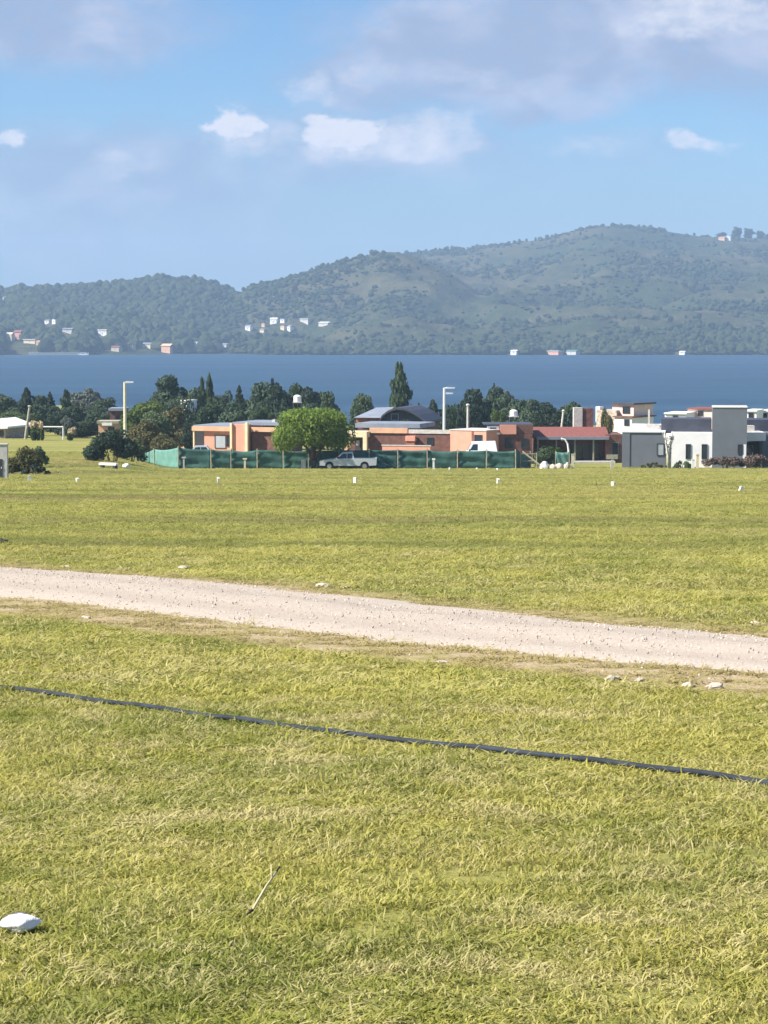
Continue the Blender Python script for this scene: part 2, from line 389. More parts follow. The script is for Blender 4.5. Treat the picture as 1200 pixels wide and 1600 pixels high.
for D, pts in RIDGES:
    px_, py_ = zip(*pts); zr = np.array([wz(v, D) for v in np.interp(PXg, px_, py_)])
    zr = np.convolve(np.pad(zr, 3, mode='edge'), np.ones(7) / 7, 'valid')
    q = np.clip((dd - SHORE) / (D - SHORE), 0, None)[:, None]
    fr = np.where(q <= 1, np.clip(q, 0, 1) ** 0.85, np.clip(1 - (q - 1) * 0.75, 0.05, 1))
    gul = -np.abs(base_noise) * 46 * np.clip(4 * q * (1 - q), 0, 1) - np.abs(fine_noise) * 10 * np.clip(6 * q * (1 - q), 0, 1)
    hk = LAKE_Z + (zr - LAKE_Z)[None, :] * fr + gul * np.clip((zr - LAKE_Z) / 90, 0, 1)[None, :]
    HZ = np.maximum(HZ, hk)
HZ = np.where(dd[:, None] < SHORE + 12 * base_noise, LAKE_Z - 4, HZ)
def hz(x, y):
    u = x / y; i = np.clip(np.interp(u, uu, np.arange(len(uu))), 0, len(uu) - 1.001); j = np.clip(np.interp(y, dd, np.arange(len(dd))), 0, len(dd) - 1.001)
    i0 = np.floor(i).astype(int); j0 = np.floor(j).astype(int); a = i - i0; c = j - j0
    return (HZ[j0, i0] * (1 - a) + HZ[j0, i0 + 1] * a) * (1 - c) + (HZ[j0 + 1, i0] * (1 - a) + HZ[j0 + 1, i0 + 1] * a) * c
def hill_hit(px, py):
    """first place on the hills met by the sight line through a photograph point"""
    rx, rz = ray(px, py)
    d = np.linspace(2195, 4600, 2400); z = hz(rx * d, d); k = np.nonzero(z >= EYE + rz * d)[0]
    dk = float(d[k[0]]) if len(k) else 2230.
    return rx * dk, dk, max(float(hz(np.array([rx * dk]), np.array([dk]))[0]), LAKE_Z + 0.6)
m, t, b = pbsdf('hill_scrub')
pos = t.node('ShaderNodeNewGeometry').outputs['Position']; X, Y, Z = t.xyz(pos)
n1 = t.noise(pos, 0.0045, 5, 0.6); n2 = t.noise(pos, 0.03, 6, 0.7); n3 = t.noise(pos, 0.13, 4, 0.7)
colr = t.mix(t.ramp(n1, 0.40, 0.62), (0.036, 0.048, 0.021), (0.088, 0.080, 0.045))
colr = t.mix(t.m('MULTIPLY', t.ramp(n2, 0.46, 0.62), 0.75), colr, (0.030, 0.046, 0.020))
colr = t.mix(t.m('MULTIPLY', t.ramp(n3, 0.50, 0.70), 0.55), colr, (0.095, 0.090, 0.052))
t.put(b.inputs['Base Color'], colr); b.inputs['Roughness'].default_value = 1.0; b.inputs['Specular IOR Level'].default_value = 0.0
bn = t.node('ShaderNodeBump'); bn.inputs['Strength'].default_value = 1.0; bn.inputs['Distance'].default_value = 6.0
t.put(bn.inputs['Height'], t.m('ADD', n2, t.m('MULTIPLY', n3, 0.4))); t.l.new(bn.outputs[0], b.inputs['Normal'])
me = np_mesh('hills', np.stack([HX, HY, HZ], -1).reshape(-1, 3), grid_faces(len(dd), len(uu)), 'hill_scrub')
tag(link('hills', me), 'long scrub covered hills rising from the far shore', 'hills', kind='structure')

# woodland and scrub on the hills: too many to count
leafmat('hill_leaf', (0.031, 0.045, 0.022), (0.066, 0.080, 0.038), 0.2)
def blob_mesh(name, sx, sz, seed, m):
    bm = bmesh.new(); bmesh.ops.create_icosphere(bm, subdivisions=2, radius=1)
    for v in bm.verts:
        k = 1 + 0.38 * mnoise.noise(v.co * 1.9 + Vector((seed, seed, 0))) + 0.22 * mnoise.noise(v.co * 4.5 + Vector((0, seed, 3)))
        v.co = Vector((v.co.x * k * sx, v.co.y * k * sx, (v.co.z * k * 0.5 + 0.42) * sz))
    me = bpy.data.meshes.new(name); bm.to_mesh(me); bm.free(); me.materials.append(MATS[m]); return me
protos = [blob_mesh('hill_bush_shape', 0.5, 0.75, 1.3, 'hill_leaf'), blob_mesh('hill_bush_shape', 0.5, 0.95, 4.7, 'hill_leaf'), blob_mesh('hill_bush_shape', 0.42, 1.25, 9.2, 'hill_leaf'), blob_mesh('hill_bush_shape', 0.6, 0.6, 12.4, 'hill_leaf')]

# ================================================================== THINGS
mat('brick_brown', (0.165, 0.082, 0.066), 0.9, 0.25, 2.5, bump=0.3)
mat('brick_red', (0.34, 0.135, 0.095), 0.9, 0.2, 2.5, bump=0.3)
mat('plaster_pink', (0.68, 0.325, 0.235), 0.85, 0.08, 1.2)
mat('plaster_peach', (0.64, 0.385, 0.245), 0.85, 0.1, 1.2)
mat('plaster_palepink', (0.76, 0.56, 0.49), 0.85, 0.08, 1.2)
mat('plaster_cream', (0.74, 0.61, 0.40), 0.85, 0.08, 1.2)
mat('plaster_white', (0.84, 0.83, 0.82), 0.8, 0.05, 1.0)
mat('plaster_grey', (0.145, 0.162, 0.188), 0.8, 0.06, 0.8)
mat('roof_dark', (0.055, 0.060, 0.085), 0.6, 0.15, 1.0)
mat('roof_sheet', (0.23, 0.26, 0.31), 0.5, 0.12, 0.8)
mat('roof_tile', (0.21, 0.078, 0.066), 0.85, 0.22, 4.0, bump=0.5, bscale=8)
mat('stone_wall', (0.46, 0.38, 0.31), 0.9, 0.35, 3.0, bump=0.6, bscale=6)
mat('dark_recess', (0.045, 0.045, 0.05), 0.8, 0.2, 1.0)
mat('white_metal', (0.78, 0.79, 0.80), 0.45, 0.04, 2.0)
mat('white_plastic', (0.85, 0.85, 0.80), 0.5, 0.06, 6.0)
mat('pole_cream', (0.66, 0.62, 0.42), 0.6, 0.08, 2.0)
mat('concrete_pale', (0.52, 0.50, 0.46), 0.9, 0.15, 3.0)
mat('wood_grey', (0.34, 0.32, 0.24), 0.9, 0.25, 4.0)
mat('wood_pale', (0.62, 0.52, 0.36), 0.9, 0.2, 4.0)
mat('mesh_green', (0.045, 0.118, 0.099), 0.75, 0.25, 1.2)
mat('mesh_teal', (0.105, 0.235, 0.195), 0.75, 0.15, 1.2)
mat('tyre', (0.02, 0.02, 0.02), 0.9, 0.1, 5.0)
mat('rim_steel', (0.35, 0.36, 0.38), 0.4, 0.1, 5.0, metal=0.6)
mat('car_white', (0.47, 0.51, 0.53), 0.35, 0.03, 1.0, spec=0.5)
mat('car_silver', (0.50, 0.54, 0.58), 0.35, 0.03, 1.0, spec=0.5)
mat('glass_dark', (0.025, 0.035, 0.045), 0.12, 0.1, 1.0, spec=0.5)
mat('pane_pale', (0.38, 0.42, 0.46), 0.2, 0.1, 1.0, spec=0.5)
mat('lamp_red', (0.35, 0.03, 0.02), 0.3, 0.1, 3.0)
mat('lamp_clear', (0.65, 0.66, 0.64), 0.2, 0.1, 3.0)
mat('black_plastic', (0.030, 0.034, 0.042), 0.6, 0.25, 12.0, spec=0.3)
mat('hose_plastic', (0.032, 0.040, 0.052), 0.75, 0.3, 8.0, spec=0.15)
mat('bark', (0.115, 0.085, 0.060), 0.95, 0.3, 3.0, bump=0.6, bscale=9)
mat('bark_pale', (0.50, 0.47, 0.42), 0.95, 0.3, 3.0, bump=0.5, bscale=9)
mat('stone_white', (0.80, 0.79, 0.78), 0.9, 0.1, 9.0, bump=0.6, bscale=30)
mat('stone_pale', (0.50, 0.43, 0.35), 0.95, 0.2, 9.0, bump=0.6, bscale=30)
mat('soil_dark', (0.035, 0.032, 0.028), 1.0, 0.4, 6.0, bump=0.8, bscale=8)
mat('straw', (0.50, 0.44, 0.26), 0.9, 0.15, 14.0)

def ground_at(px, py):
    """where the sight line through a photograph point meets the near land"""
    rx, rz = ray(px, py)
    d = np.geomspace(4, 560, 6000); zz = gz(rx * d, d); k = np.nonzero(zz >= EYE + rz * d)[0]
    dk = float(d[k[0]]) if len(k) else 300.
    return rx * dk, dk

class House:
    """an Empty with parts; the front is local y = 0, measured from photograph rows at distance d"""
    def __init__(s, name, label, cat, pxc, d, rot=0.0):
        s.pxc, s.d, s.c = pxc, d, math.cos(R(rot)); s.x = wx(pxc, d); s.z = g(s.x, d)
        s.o = empty(name, (s.x, d, s.z), label, cat, R(rot))
    def X(s, px): return (px - s.pxc) * s.d / F / s.c
    def Zr(s, py, y=0): return -0.4 if py is None else wz(py, s.d + y * s.c) - s.z
    def B(s, part, px0, px1, py0, py1, y0, dep, m, parent=None, label=None):
        ob = MB().box(s.X(px0), s.X(px1), y0, y0 + dep, s.Zr(py1, y0), s.Zr(py0, y0)).build(part, m, parent or s.o)
        if label: ob['label'] = label
        return ob
    def win(s, px0, px1, py0, py1, y, frame='dark_recess', pane='glass_dark', name='window'):
        x0, x1, z0, z1 = s.X(px0), s.X(px1), s.Zr(py1, y), s.Zr(py0, y); k = 0.07
        f = MB().box(x0 - k, x0, y - .05, y + .06, z0 - k, z1 + k).box(x1, x1 + k, y - .05, y + .06, z0 - k, z1 + k) \
              .box(x0, x1, y - .05, y + .06, z1, z1 + k).box(x0, x1, y - .05, y + .06, z0 - k, z0).build(name, frame, s.o)
        MB().box(x0, x1, y - .015, y + .02, z0, z1).build('pane', pane, f)
        return f

# ---- peach house left of the willow
h = House('peach_house', 'flat roofed peach and brown house behind the fence, left of the round willow', 'house', 365, 252, -20)
h.B('wall', 318, 366, 668, None, 0, 7.5, 'plaster_pink')
h.B('brown_wall', 393, 432, 674, None, .2, 7.0, 'brick_brown')
h.B('bay', 367.5, 389, 663, None, -.7, 4.0, 'plaster_pink')
h.B('pillar', 365, 368, 661, None, -.95, .3, 'plaster_cream'); h.B('pillar', 389, 393, 660, None, -.95, .35, 'plaster_cream')
h.B('fascia', 300, 365, 667, 674, -.35, .4, 'plaster_peach'); h.B('fascia', 393.5, 433, 667, 674, -.1, .4, 'plaster_peach')
h.B('roof', 360, 434, 659.5, 664, .5, 6.5, 'roof_sheet'); h.B('roof', 300, 361, 665, 668, 0, 7, 'roof_sheet')
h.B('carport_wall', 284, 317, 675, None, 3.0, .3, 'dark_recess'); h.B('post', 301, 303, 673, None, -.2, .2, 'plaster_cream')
h.win(336, 352, 681, 700, -.02, pane='pane_pale'); h.win(355, 361, 681, 697, -.02)
h.B('chimney', 414, 419, 655, 662, 2, .5, 'concrete_pale')

# ---- cream porch house right of the willow
h = House('brown_house', 'low brown walled house with cream porch behind the fence, right of the round willow', 'house', 625, 250, -16)
h.B('wall', 578, 704, 677, None, 0, 8, 'brick_brown')
h.B('porch_lintel', 543, 578, 675, 684, -1.2, 2.2, 'plaster_cream')
h.B('porch_pillar', 543, 548, 684, None, -1.2, .4, 'plaster_peach'); h.B('porch_pillar', 572, 578, 684, None, -1.2, .5, 'plaster_cream')
h.B('porch_wall', 543, 577, 684, None, .9, .3, 'brick_brown')
dr = h.B('door', 551, 560, 687, None, .8, .1, 'dark_recess'); h.B('pane', 553, 558, 689, 697, .78, .02, 'pane_pale', dr)
h.B('parapet', 578, 637, 669, 677, -.15, .45, 'plaster_peach'); h.B('parapet', 637, 704, 671, 677, -.08, .35, 'concrete_pale')
h.B('roof', 548, 650, 662, 669, 1.5, 6, 'roof_sheet')
h.B('chimney_hood', 636, 651, 681, 689, -.7, .6, 'plaster_pink'); h.B('barbecue', 637, 650, 689, None, -.6, .55, 'brick_red')
h.win(668, 676, 684, 693, -.02)
h = House('garden_wall', 'low pink garden wall in front of the brown house', 'wall', 634, 245, -14)
h.B('wall', 597, 672, 697, None, 0, .25, 'plaster_pink'); h.B('coping', 596, 673, 695.5, 697, -.04, .33, 'concrete_pale')

# ---- house with the bowed grey roof
h = House('arched_roof_house', 'house with bowed grey roof and orange band below the tall poplar', 'house', 610, 290, -12)
h.B('wall', 557, 662, 658, None, .6, 9, 'brick_brown'); h.B('band', 556, 594, 652, 661, .2, .5, 'brick_red', label='orange red band under the roof edge')
def hp(p, q, y): return (h.X(p), y, h.Zr(q, y))
MB().add([hp(554, 653, -.6), hp(602, 653, -.6), hp(602, 636, 5), hp(574, 637, 5), hp(554, 653, 10), hp(602, 653, 10)], [(0, 1, 2, 3), (0, 3, 4), (4, 3, 2, 5), (0, 4, 5, 1)]).build('hip_roof', 'roof_sheet', h.o)
arc = [(594, 657), (599, 648), (608, 641), (620, 636.5), (632, 637), (644, 641.5), (655, 648), (668, 658)]
top = [(h.X(p), h.Zr(q)) for p, q in arc]
MB().prism(top + [(p, z - .24) for p, z in top][::-1], -.7, 9.8).build('arched_roof', 'roof_dark', h.o)
MB().prism([(p, z - .25) for p, z in top] + [(h.X(664), h.Zr(664)), (h.X(596), h.Zr(664))], 0, 9).build('gable_wall', 'dark_recess', h.o)
h.B('eave', 572, 650, 661, 664, -.8, 1.2, 'roof_sheet'); h.win(612, 622, 647, 656, -.03, frame='roof_sheet')

# ---- brick house with pink upper walls
h = House('pink_brick_house', 'brick red house with bright pink upper walls in the middle behind the fence', 'house', 770, 248, 0)
h.B('wall', 760, 832, 677, None, 0, 7, 'brick_brown'); h.B('upper_wall', 806, 833, 664, 677.5, .0, 6, 'brick_brown')
h.B('parapet', 781, 806.5, 664, 678.5, -.2, .5, 'plaster_pink'); h.B('roof', 757, 834, 663, 664.5, .5, 6, 'roof_dark')
h.B('terrace_slab', 748, 781, 676, 679, -.3, 3, 'plaster_white')
x0 = MB().box(h.X(762), h.X(780), .6, 2.0, h.Zr(676, .6), h.Zr(666, .6)).build('roof_cabinet', 'white_metal', h.o)
MB().box(h.X(766), h.X(776), .57, .6, h.Zr(674, .6), h.Zr(668, .6)).build('grille', 'glass_dark', x0)
h.win(790, 800, 686, 699, -.02); h.win(815, 823, 686, 699, -.02)
pv = House('pink_annex', 'low pink plastered annex in sun beside the brick house', 'house', 731, 247, -32)
pv.B('wall', 704, 759, 673, None, 0, 4.5, 'plaster_pink'); pv.B('coping', 703, 760, 671.5, 673, -.06, 4.6, 'concrete_pale')
pv.B('downpipe', 737, 739, 673.5, None, -.08, .08, 'brick_red'); pv.win(742, 752, 680, 690, -.02)

# ---- long house with tiled roof
h = House('tiled_roof_house', 'long low house with red tiled roof and dark veranda, left of the grey house', 'house', 900, 252, 0)
h.B('wall', 836, 974, 686, None, 2.2, 6, 'brick_brown')
xr0, xr1 = h.X(834), h.X(952); ze, zp = h.Zr(683, -.3), h.Zr(667, 4.0)
MB().prism([(-.4, ze), (4.2, zp), (8.8, ze), (8.8, ze - .15), (-.4, ze - .15)], xr0, xr1, 'x').build('roof', 'roof_tile', h.o)
h.B('fascia', 838, 951, 682.5, 687, -.55, .14, 'roof_sheet'); h.B('end_wall', 946, 974, 679, None, .3, 6.5, 'brick_brown')
for p in (839, 868, 897, 926): h.B('veranda_post', p, p + 2.2, 687, None, -.2, .16, 'wood_grey')
h.win(892, 910, 694, 717, 2.17, frame='plaster_grey'); h.win(915, 937, 694, 717, 2.17, frame='plaster_grey'); h.win(850, 868, 697, 715, 2.17, frame='plaster_grey')
h.win(957, 966, 692, 715, .27, frame='plaster_grey')
h.B('terrace', 884, 960, 721, None, -1.2, 3.3, 'concrete_pale')
h.B('chimney', 901.5, 915.5, 637, 672, 4.6, 1.2, 'concrete_pale'); h.B('tank_housing', 916, 933, 638, 672, 4.7, 1.6, 'brick_brown')

# ---- pink and stone house behind, right
h = House('pink_box_house', 'stacked pink and white box house standing behind the tiled roof and grey house', 'house', 965, 286, -36)
h.B('upper_wall', 957, 988, 632, 650, 0, 4.5, 'plaster_palepink'); h.B('roof', 955, 990, 629.5, 632, -.3, 5.2, 'roof_dark')
h.B('wall', 968, 993, 652, None, -1.2, 5, 'plaster_white'); h.B('slab', 966, 995, 650, 652, -1.4, 5.6, 'brick_brown')
h.B('stone_wall', 937, 967, 641, None, -.6, 3.5, 'stone_wall'); h.B('chimney', 935, 941, 636, 660, -.4, .8, 'plaster_white')
h.win(973, 982, 636, 645, -.02); h.win(983, 989, 656, 664, -1.22); h.win(946, 955, 652, 662, -.62)

# ---- modern grey and white house
h = House('modern_house', 'modern house of grey and white blocks with tall grey tower at right', 'house', 1070, 234, -7)
h.B('grey_block', 985, 1040, 676, None, 0, 6.0, 'plaster_grey'); h.B('corner_pier', 973, 985, 676, None, -.06, 6.0, 'plaster_grey')
h.B('parapet', 973, 1040, 673.5, 676, -.1, 6.2, 'plaster_white'); h.B('white_upper', 985, 1038, 665, 675, 2.5, 4.0, 'plaster_white')
h.B('flue', 1012, 1015, 640, 672, 3.0, .2, 'concrete_pale'); h.B('flue_base', 1009, 1031, 663, 668, 2.4, .7, 'concrete_pale')
h.B('white_wall', 1049, 1118, 676, None, -.3, 6.5, 'plaster_white'); h.B('dark_roof', 1033, 1111, 655, 677, 1.4, 5.5, 'roof_dark')
h.B('grey_tower', 1112, 1165, 637, None, -.9, 4.5, 'plaster_grey'); h.B('tower_cap', 1111.5, 1165.5, 635.4, 637, -.95, 4.6, 'concrete_pale')
h.win(1072.5, 1078, 695, 716, -.32); h.win(1097, 1103.5, 695, 716, -.32); h.win(1028, 1037, 694, 711, -.02, pane='pane_pale'); h.win(1152, 1158, 695, 708, -.92)
h.B('service_door', 1159, 1164, 694, None, -.94, .06, 'white_metal')
h = House('carport_house', 'dark roofed house with white canopy over its carport at the right edge', 'house', 1185, 238, 0)
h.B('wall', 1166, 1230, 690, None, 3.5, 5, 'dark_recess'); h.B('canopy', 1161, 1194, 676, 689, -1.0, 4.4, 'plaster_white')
h.B('dark_roof', 1168, 1240, 656, 677, 3.0, 5, 'roof_dark'); h.B('post', 1190, 1193, 689, None, -.8, .3, 'plaster_grey'); h.B('side_wall', 1195, 1240, 676, None, 0, 5, 'plaster_grey')
h.B('roof_unit', 1165, 1180, 665, 676, .6, 1.0, 'concrete_pale')
h.win(1172, 1184, 697, 712, 3.47, frame='plaster_grey')
for (lab, p0, p1, q0, q1, dd_, m_, rot) in (
        ('small white house block showing above the dark roof of the modern house', 1039, 1071, 645, 660, 296, 'plaster_white', -20),
        ('pale pink house block behind the tower, showing above the dark roof', 1075, 1113, 638, 660, 300, 'plaster_palepink', -24),
        ('small white cube of a house just right of the grey tower', 1165, 1181, 641, 660, 300, 'plaster_white', -18),
        ('white house block at the right edge above the carport roof', 1185, 1204, 641, 660, 305, 'plaster_white', -25)):
    h = House('distant_house', lab, 'house', (p0 + p1) / 2, dd_, rot); h.o['group'] = 'pale houses behind the modern house'
    h.B('wall', p0, p1, q0 + 2, None, 0, 5, m_); h.B('roof', p0 - 1, p1 + 1, q0, q0 + 2, -.2, 5.4, 'roof_tile' if 'pink' in m_ else 'plaster_white')
    h.win((p0 + p1) / 2 - 3, (p0 + p1) / 2 + 3, q0 + 5, q0 + 11, -.02)

# ---- houses on the left
h = House('white_roof_house', 'house corner with white roof edge at the left border', 'house', -12, 296, -15)
h.B('wall', -42, 9, 668, None, 0, 7, 'stone_wall'); h.win(-14, -6, 673, 682, -.02); h.win(1, 6, 673, 682, -.02)
pr = [(h.X(-46), h.Zr(668)), (h.X(-14), h.Zr(655)), (h.X(16), h.Zr(666)), (h.X(16), h.Zr(669)), (h.X(-46), h.Zr(671))]
MB().prism(pr, -.5, 7.4).build('roof', 'plaster_white', h.o)
h = House('stepped_white_house', 'white stepped house with peach lower wall, half hidden by trees at left', 'house', 262, 300, -28)
h.B('upper_wall', 284, 294, 626, 640, 0, 2.2, 'plaster_white'); h.B('middle_wall', 258, 284, 640, 655, -.4, 4, 'plaster_white'); h.B('wall', 222, 296, 655, None, -.8, 7, 'plaster_peach')
h.B('roof', 283.5, 294.5, 624.8, 626, -.15, 2.5, 'plaster_white'); h.win(262, 268, 644, 650, -.42); h.win(287, 291, 630, 635, -.02); h.win(240, 248, 666, 676, -.82); h.win(270, 278, 666, 676, -.82)
h = House('brick_shed', 'small dark brick shed with pale roof beside the left street lamp', 'shed', 183, 300, 0)
h.B('wall', 172, 195, 642, None, 0, 4, 'brick_brown'); h.B('roof', 170, 197, 638, 642, -.3, 4.6, 'roof_sheet'); h.B('door', 180, 186, 652, None, -.03, .06, 'dark_recess')
h = House('yellow_hut', 'small straw coloured hut with white sign band among the left trees', 'hut', 168, 270, 0)
h.B('wall', 154, 184, 662, None, 0, 3, 'plaster_peach'); h.B('roof', 152, 186, 658, 662, -.3, 3.6, 'wood_grey'); h.B('band', 160, 176, 661, 665, -.34, .04, 'plaster_white'); h.win(170, 178, 668, 676, -.02)

# ---- shade-cloth fence
posts = [(199, 247), (241, 236.5), (278.5, 228), (330, 228), (361, 228), (402, 228), (443, 228), (482, 228), (530, 228), (577, 228), (622, 228), (668, 228), (715, 228), (760, 228), (806, 228), (829, 232)]
fr = empty('shade_cloth_fence', (wx(278, 228), 228, g(wx(278, 228), 228)), 'long dark green shade cloth fence on thin posts, sunlight painted in as paler teal at its left end', 'fence')
F0 = Vector(fr.location)
tops = [716, 702, 699, 702, 703, 703, 703, 703, 703, 703, 703, 703, 704, 704, 704, 707]
for i, (p, d) in enumerate(posts):
    x = wx(p, d); z = g(x, d); tz = wz(tops[i], d) + .12
    mb = MB().tube([Vector((x, d - .05, z - .3)) - F0, Vector((x + random.uniform(-.03, .03), d - .05, tz)) - F0], .055, 7)
    mb.build('post', 'wood_grey', fr)
for i in range(len(posts) - 1):
    (p0, d0), (p1, d1) = posts[i], posts[i + 1]
    nx, nz = 14, 9; vs_ = []; sag = random.uniform(.03, .16)
    for b_ in range(nz):
        for a_ in range(nx):
            q = a_ / (nx - 1); p = p0 + (p1 - p0) * q; d = d0 + (d1 - d0) * q; x = wx(p, d); zb = g(x, d) + .03
            zt = wz(tops[i] + (tops[i + 1] - tops[i]) * q, d) - sag * 4 * q * (1 - q)
            r_ = b_ / (nz - 1)
            off = .05 * math.sin(r_ * 13 + i * 1.7 + 2 * q) + .09 * mnoise.noise((p * .05, r_ * 3.1, i * 3.3)) + .04 * mnoise.noise((p * .3, r_ * 8, i))
            vs_.append(Vector((x, d + off + .06, zb + (zt - zb) * r_)) - F0)
    fs_ = [(r_ * nx + c, r_ * nx + c + 1, (r_ + 1) * nx + c + 1, (r_ + 1) * nx + c) for r_ in range(nz - 1) for c in range(nx - 1)]
    ob = MB().add(vs_, fs_).build('cloth_panel', 'mesh_teal' if i < 2 else 'mesh_green', fr, smooth=True)  # left panels: sunlight on the cloth is painted in as a lighter colour
    ob.modifiers.new('thick', 'SOLIDIFY').thickness = .012
    if i == 0: ob['label'] = 'cloth panel with full sun painted in as paler teal'

# ---- vehicles
def vehicle(root, L, Wd, body, cabs, wheels, wr, paint, glasses, extras=True):
    """local x runs from nose (0) to tail (L), y across, z up"""
    h2 = Wd / 2
    MB().prism(body, -h2, h2).build('body', paint, root)
    cab = MB()
    vs_ = [(x, s_ * (h2 - .06 - .16 * (z - cabs[0][1]) / .55), z) for s_ in (-1, 1) for x, z in cabs]; n = len(cabs)
    cab.add(vs_, [tuple(range(n)), tuple(range(2 * n - 1, n - 1, -1))] + [(i, i + n, (i + 1) % n + n, (i + 1) % n) for i in range(n)])
    c_ = cab.build('cab', paint, root)
    for s_ in (-1, 1):
        for gl in glasses:
            MB().add([(x, s_ * (h2 - .06 - .16 * (z - cabs[0][1]) / .55 + k), z) for k in (.006, -.02) for x, z in gl],
                     [tuple(range(len(gl))), tuple(range(2 * len(gl) - 1, len(gl) - 1, -1))] + [(i, i + len(gl), (i + 1) % len(gl) + len(gl), (i + 1) % len(gl)) for i in range(len(gl))]).build('side_window', 'glass_dark', c_)
    (xa, za), (xb, zb) = cabs[0], cabs[1]
    def lerp(t_): return (xa + (xb - xa) * t_ - .012, za + (zb - za) * t_ + .006)
    p, q = lerp(.12), lerp(.9)
    MB().add([(p[0], -h2 + .16, p[1]), (p[0], h2 - .16, p[1]), (q[0], h2 - .26, q[1]), (q[0], -h2 + .26, q[1])], [(0, 1, 2, 3)]).build('windscreen', 'glass_dark', c_)
    for wx_ in wheels:
        for s_ in (-1, 1):
            wl = MB().lathe([(wr * .62, -.10), (wr * .95, -.10), (wr, -.06), (wr, .06), (wr * .95, .10), (wr * .62, .10)], (wx_, s_ * (h2 - .10), wr), 20, 'y').build('wheel', 'tyre', root)
            MB().lathe([(wr * .18, -.112), (wr * .6, -.105), (wr * .6, .105), (wr * .18, .112)], (wx_, s_ * (h2 - .10), wr), 16, 'y').build('rim', 'rim_steel', wl)
    zb_ = body[0][1]
    for s_ in (-1, 1):
        MB().box(-.01, .10, s_ * (h2 - .30) - .16, s_ * (h2 - .30) + .16, .62, .76).build('headlight', 'lamp_clear', root)
        MB().box(L - .06, L + .012, s_ * (h2 - .12) - .06, s_ * (h2 - .12) + .06, .62, .88).build('tail_light', 'lamp_red', root)
        MB().box(xa + .22, xa + .36, s_ * (h2 + .09) - .09, s_ * (h2 + .09) + .09, za + .05, za + .20).build('mirror', 'black_plastic', root)
        MB().box(xa + 1.15, xa + 1.30, s_ * (h2 + .010) - .015, s_ * (h2 + .010) + .015, za - .12, za - .08).build('door_handle', 'black_plastic', root)
    MB().box(-.08, .06, -h2 + .05, h2 - .05, .36, .55).build('bumper', 'black_plastic', root)
    MB().box(L - .05, L + .08, -h2 + .05, h2 - .05, .40, .55).build('bumper', 'black_plastic', root)
def arch(xc, r_, z0, n=7): return [(xc + r_ * math.cos(a), z0 + r_ * math.sin(a)) for a in np.linspace(math.pi, 0, n)]
gx, gy = wx(499, 223), 223.0
tr = empty('pickup_truck', (gx, gy, g(gx, gy)), 'white pickup truck parked in front of the green fence under the round willow', 'truck')
body = [(.04, .40)] + arch(.92, .40, .38) + arch(4.10, .40, .38) + [(5.16, .42), (5.20, .98), (3.16, 1.00), (1.50, 1.00), (.62, .90), (.08, .78)]
vehicle(tr, 5.2, 1.72, body, [(1.42, 1.0), (2.10, 1.55), (3.02, 1.57), (3.14, 1.0)], (.92, 4.10), .34, 'car_white',
        [[(1.68, 1.04), (2.16, 1.47), (2.48, 1.48), (2.48, 1.04)], [(2.54, 1.04), (2.54, 1.48), (2.96, 1.48), (3.04, 1.04)]])
MB().box(3.25, 5.10, -.72, .72, .985, 1.012).build('bed_liner', 'black_plastic', tr)
for s_ in (-1, 1): MB().box(3.18, 5.18, s_ * .80 - .045, s_ * .80 + .045, 1.0, 1.05).build('bed_rail', 'car_white', tr)
MB().box(5.10, 5.19, -.76, .76, .99, 1.05).build('tailgate_top', 'car_white', tr)
gx, gy = wx(282, 240), 240.0
cr_ = empty('silver_car', (gx, gy, g(gx, gy)), 'pale silver car whose roof shows over the fence by the peach house', 'car')
body = [(.03, .40)] + arch(.80, .37, .34) + arch(3.05, .37, .34) + [(3.95, .42), (4.0, .95), (3.5, 1.05), (1.2, 1.02), (.3, .88), (.05, .75)]
vehicle(cr_, 4.0, 1.68, body, [(1.0, 1.02), (1.65, 1.62), (3.0, 1.64), (3.75, 1.03)], (.80, 3.05), .32, 'car_silver',
        [[(1.32, 1.08), (1.74, 1.52), (2.3, 1.55), (2.3, 1.08)], [(2.36, 1.08), (2.36, 1.55), (2.95, 1.54), (3.4, 1.1)]])
cr_.scale = (.86, .86, 1.22)
gx, gy = wx(722, 240), 240.0
vn = empty('white_van', (gx, gy, g(gx, gy)), 'white van showing over the green fence in front of the pink annex', 'van')
body = [(.03, .40)] + arch(.75, .38, .35) + arch(2.65, .38, .35) + [(3.38, .42), (3.42, 1.2), (.55, 1.2), (.08, .95)]
vehicle(vn, 3.4, 1.7, body, [(.42, 1.15), (.95, 1.90), (3.22, 1.95), (3.40, 1.15)], (.75, 2.65), .33, 'white_metal',
        [[(.72, 1.25), (1.05, 1.72), (1.5, 1.74), (1.5, 1.25)]])

vn.scale = (1, 1, 1.25)

# ---- lamps, poles
def lamp(px, d, ytop, arms, label, m):
    x = wx(px, d); z0 = g(x, d); zt = wz(ytop, d) - z0
    r = empty('street_lamp', (x, d, z0), label, 'street lamp', group='street lamps behind the fence')
    MB().tube([(0, 0, -.3), (0, 0, zt * .5), (0, 0, zt)], [.19, .16, .13], 9).build('pole', m, r)
    for (dz, ln) in arms:
        a_ = MB().tube([(0, 0, zt - dz), (ln * .5, 0, zt - dz + .06), (ln, 0, zt - dz + .05)], .07, 7).build('arm', m, r)
        MB().prism([(ln * .35, zt - dz - .05), (ln + .35, zt - dz - .02), (ln + .4, zt - dz + .10), (ln * .35, zt - dz + .14)], -.16, .16).build('lamp_head', 'white_metal', a_)
lamp(195.8, 238, 597, [(0.05, .45)], 'cream street lamp with short arm at left, above the dark bush', 'pole_cream')
lamp(694, 262, 606, [(.05, .75), (.62, .55)], 'white street lamp with two short arms right of the poplar', 'white_metal')
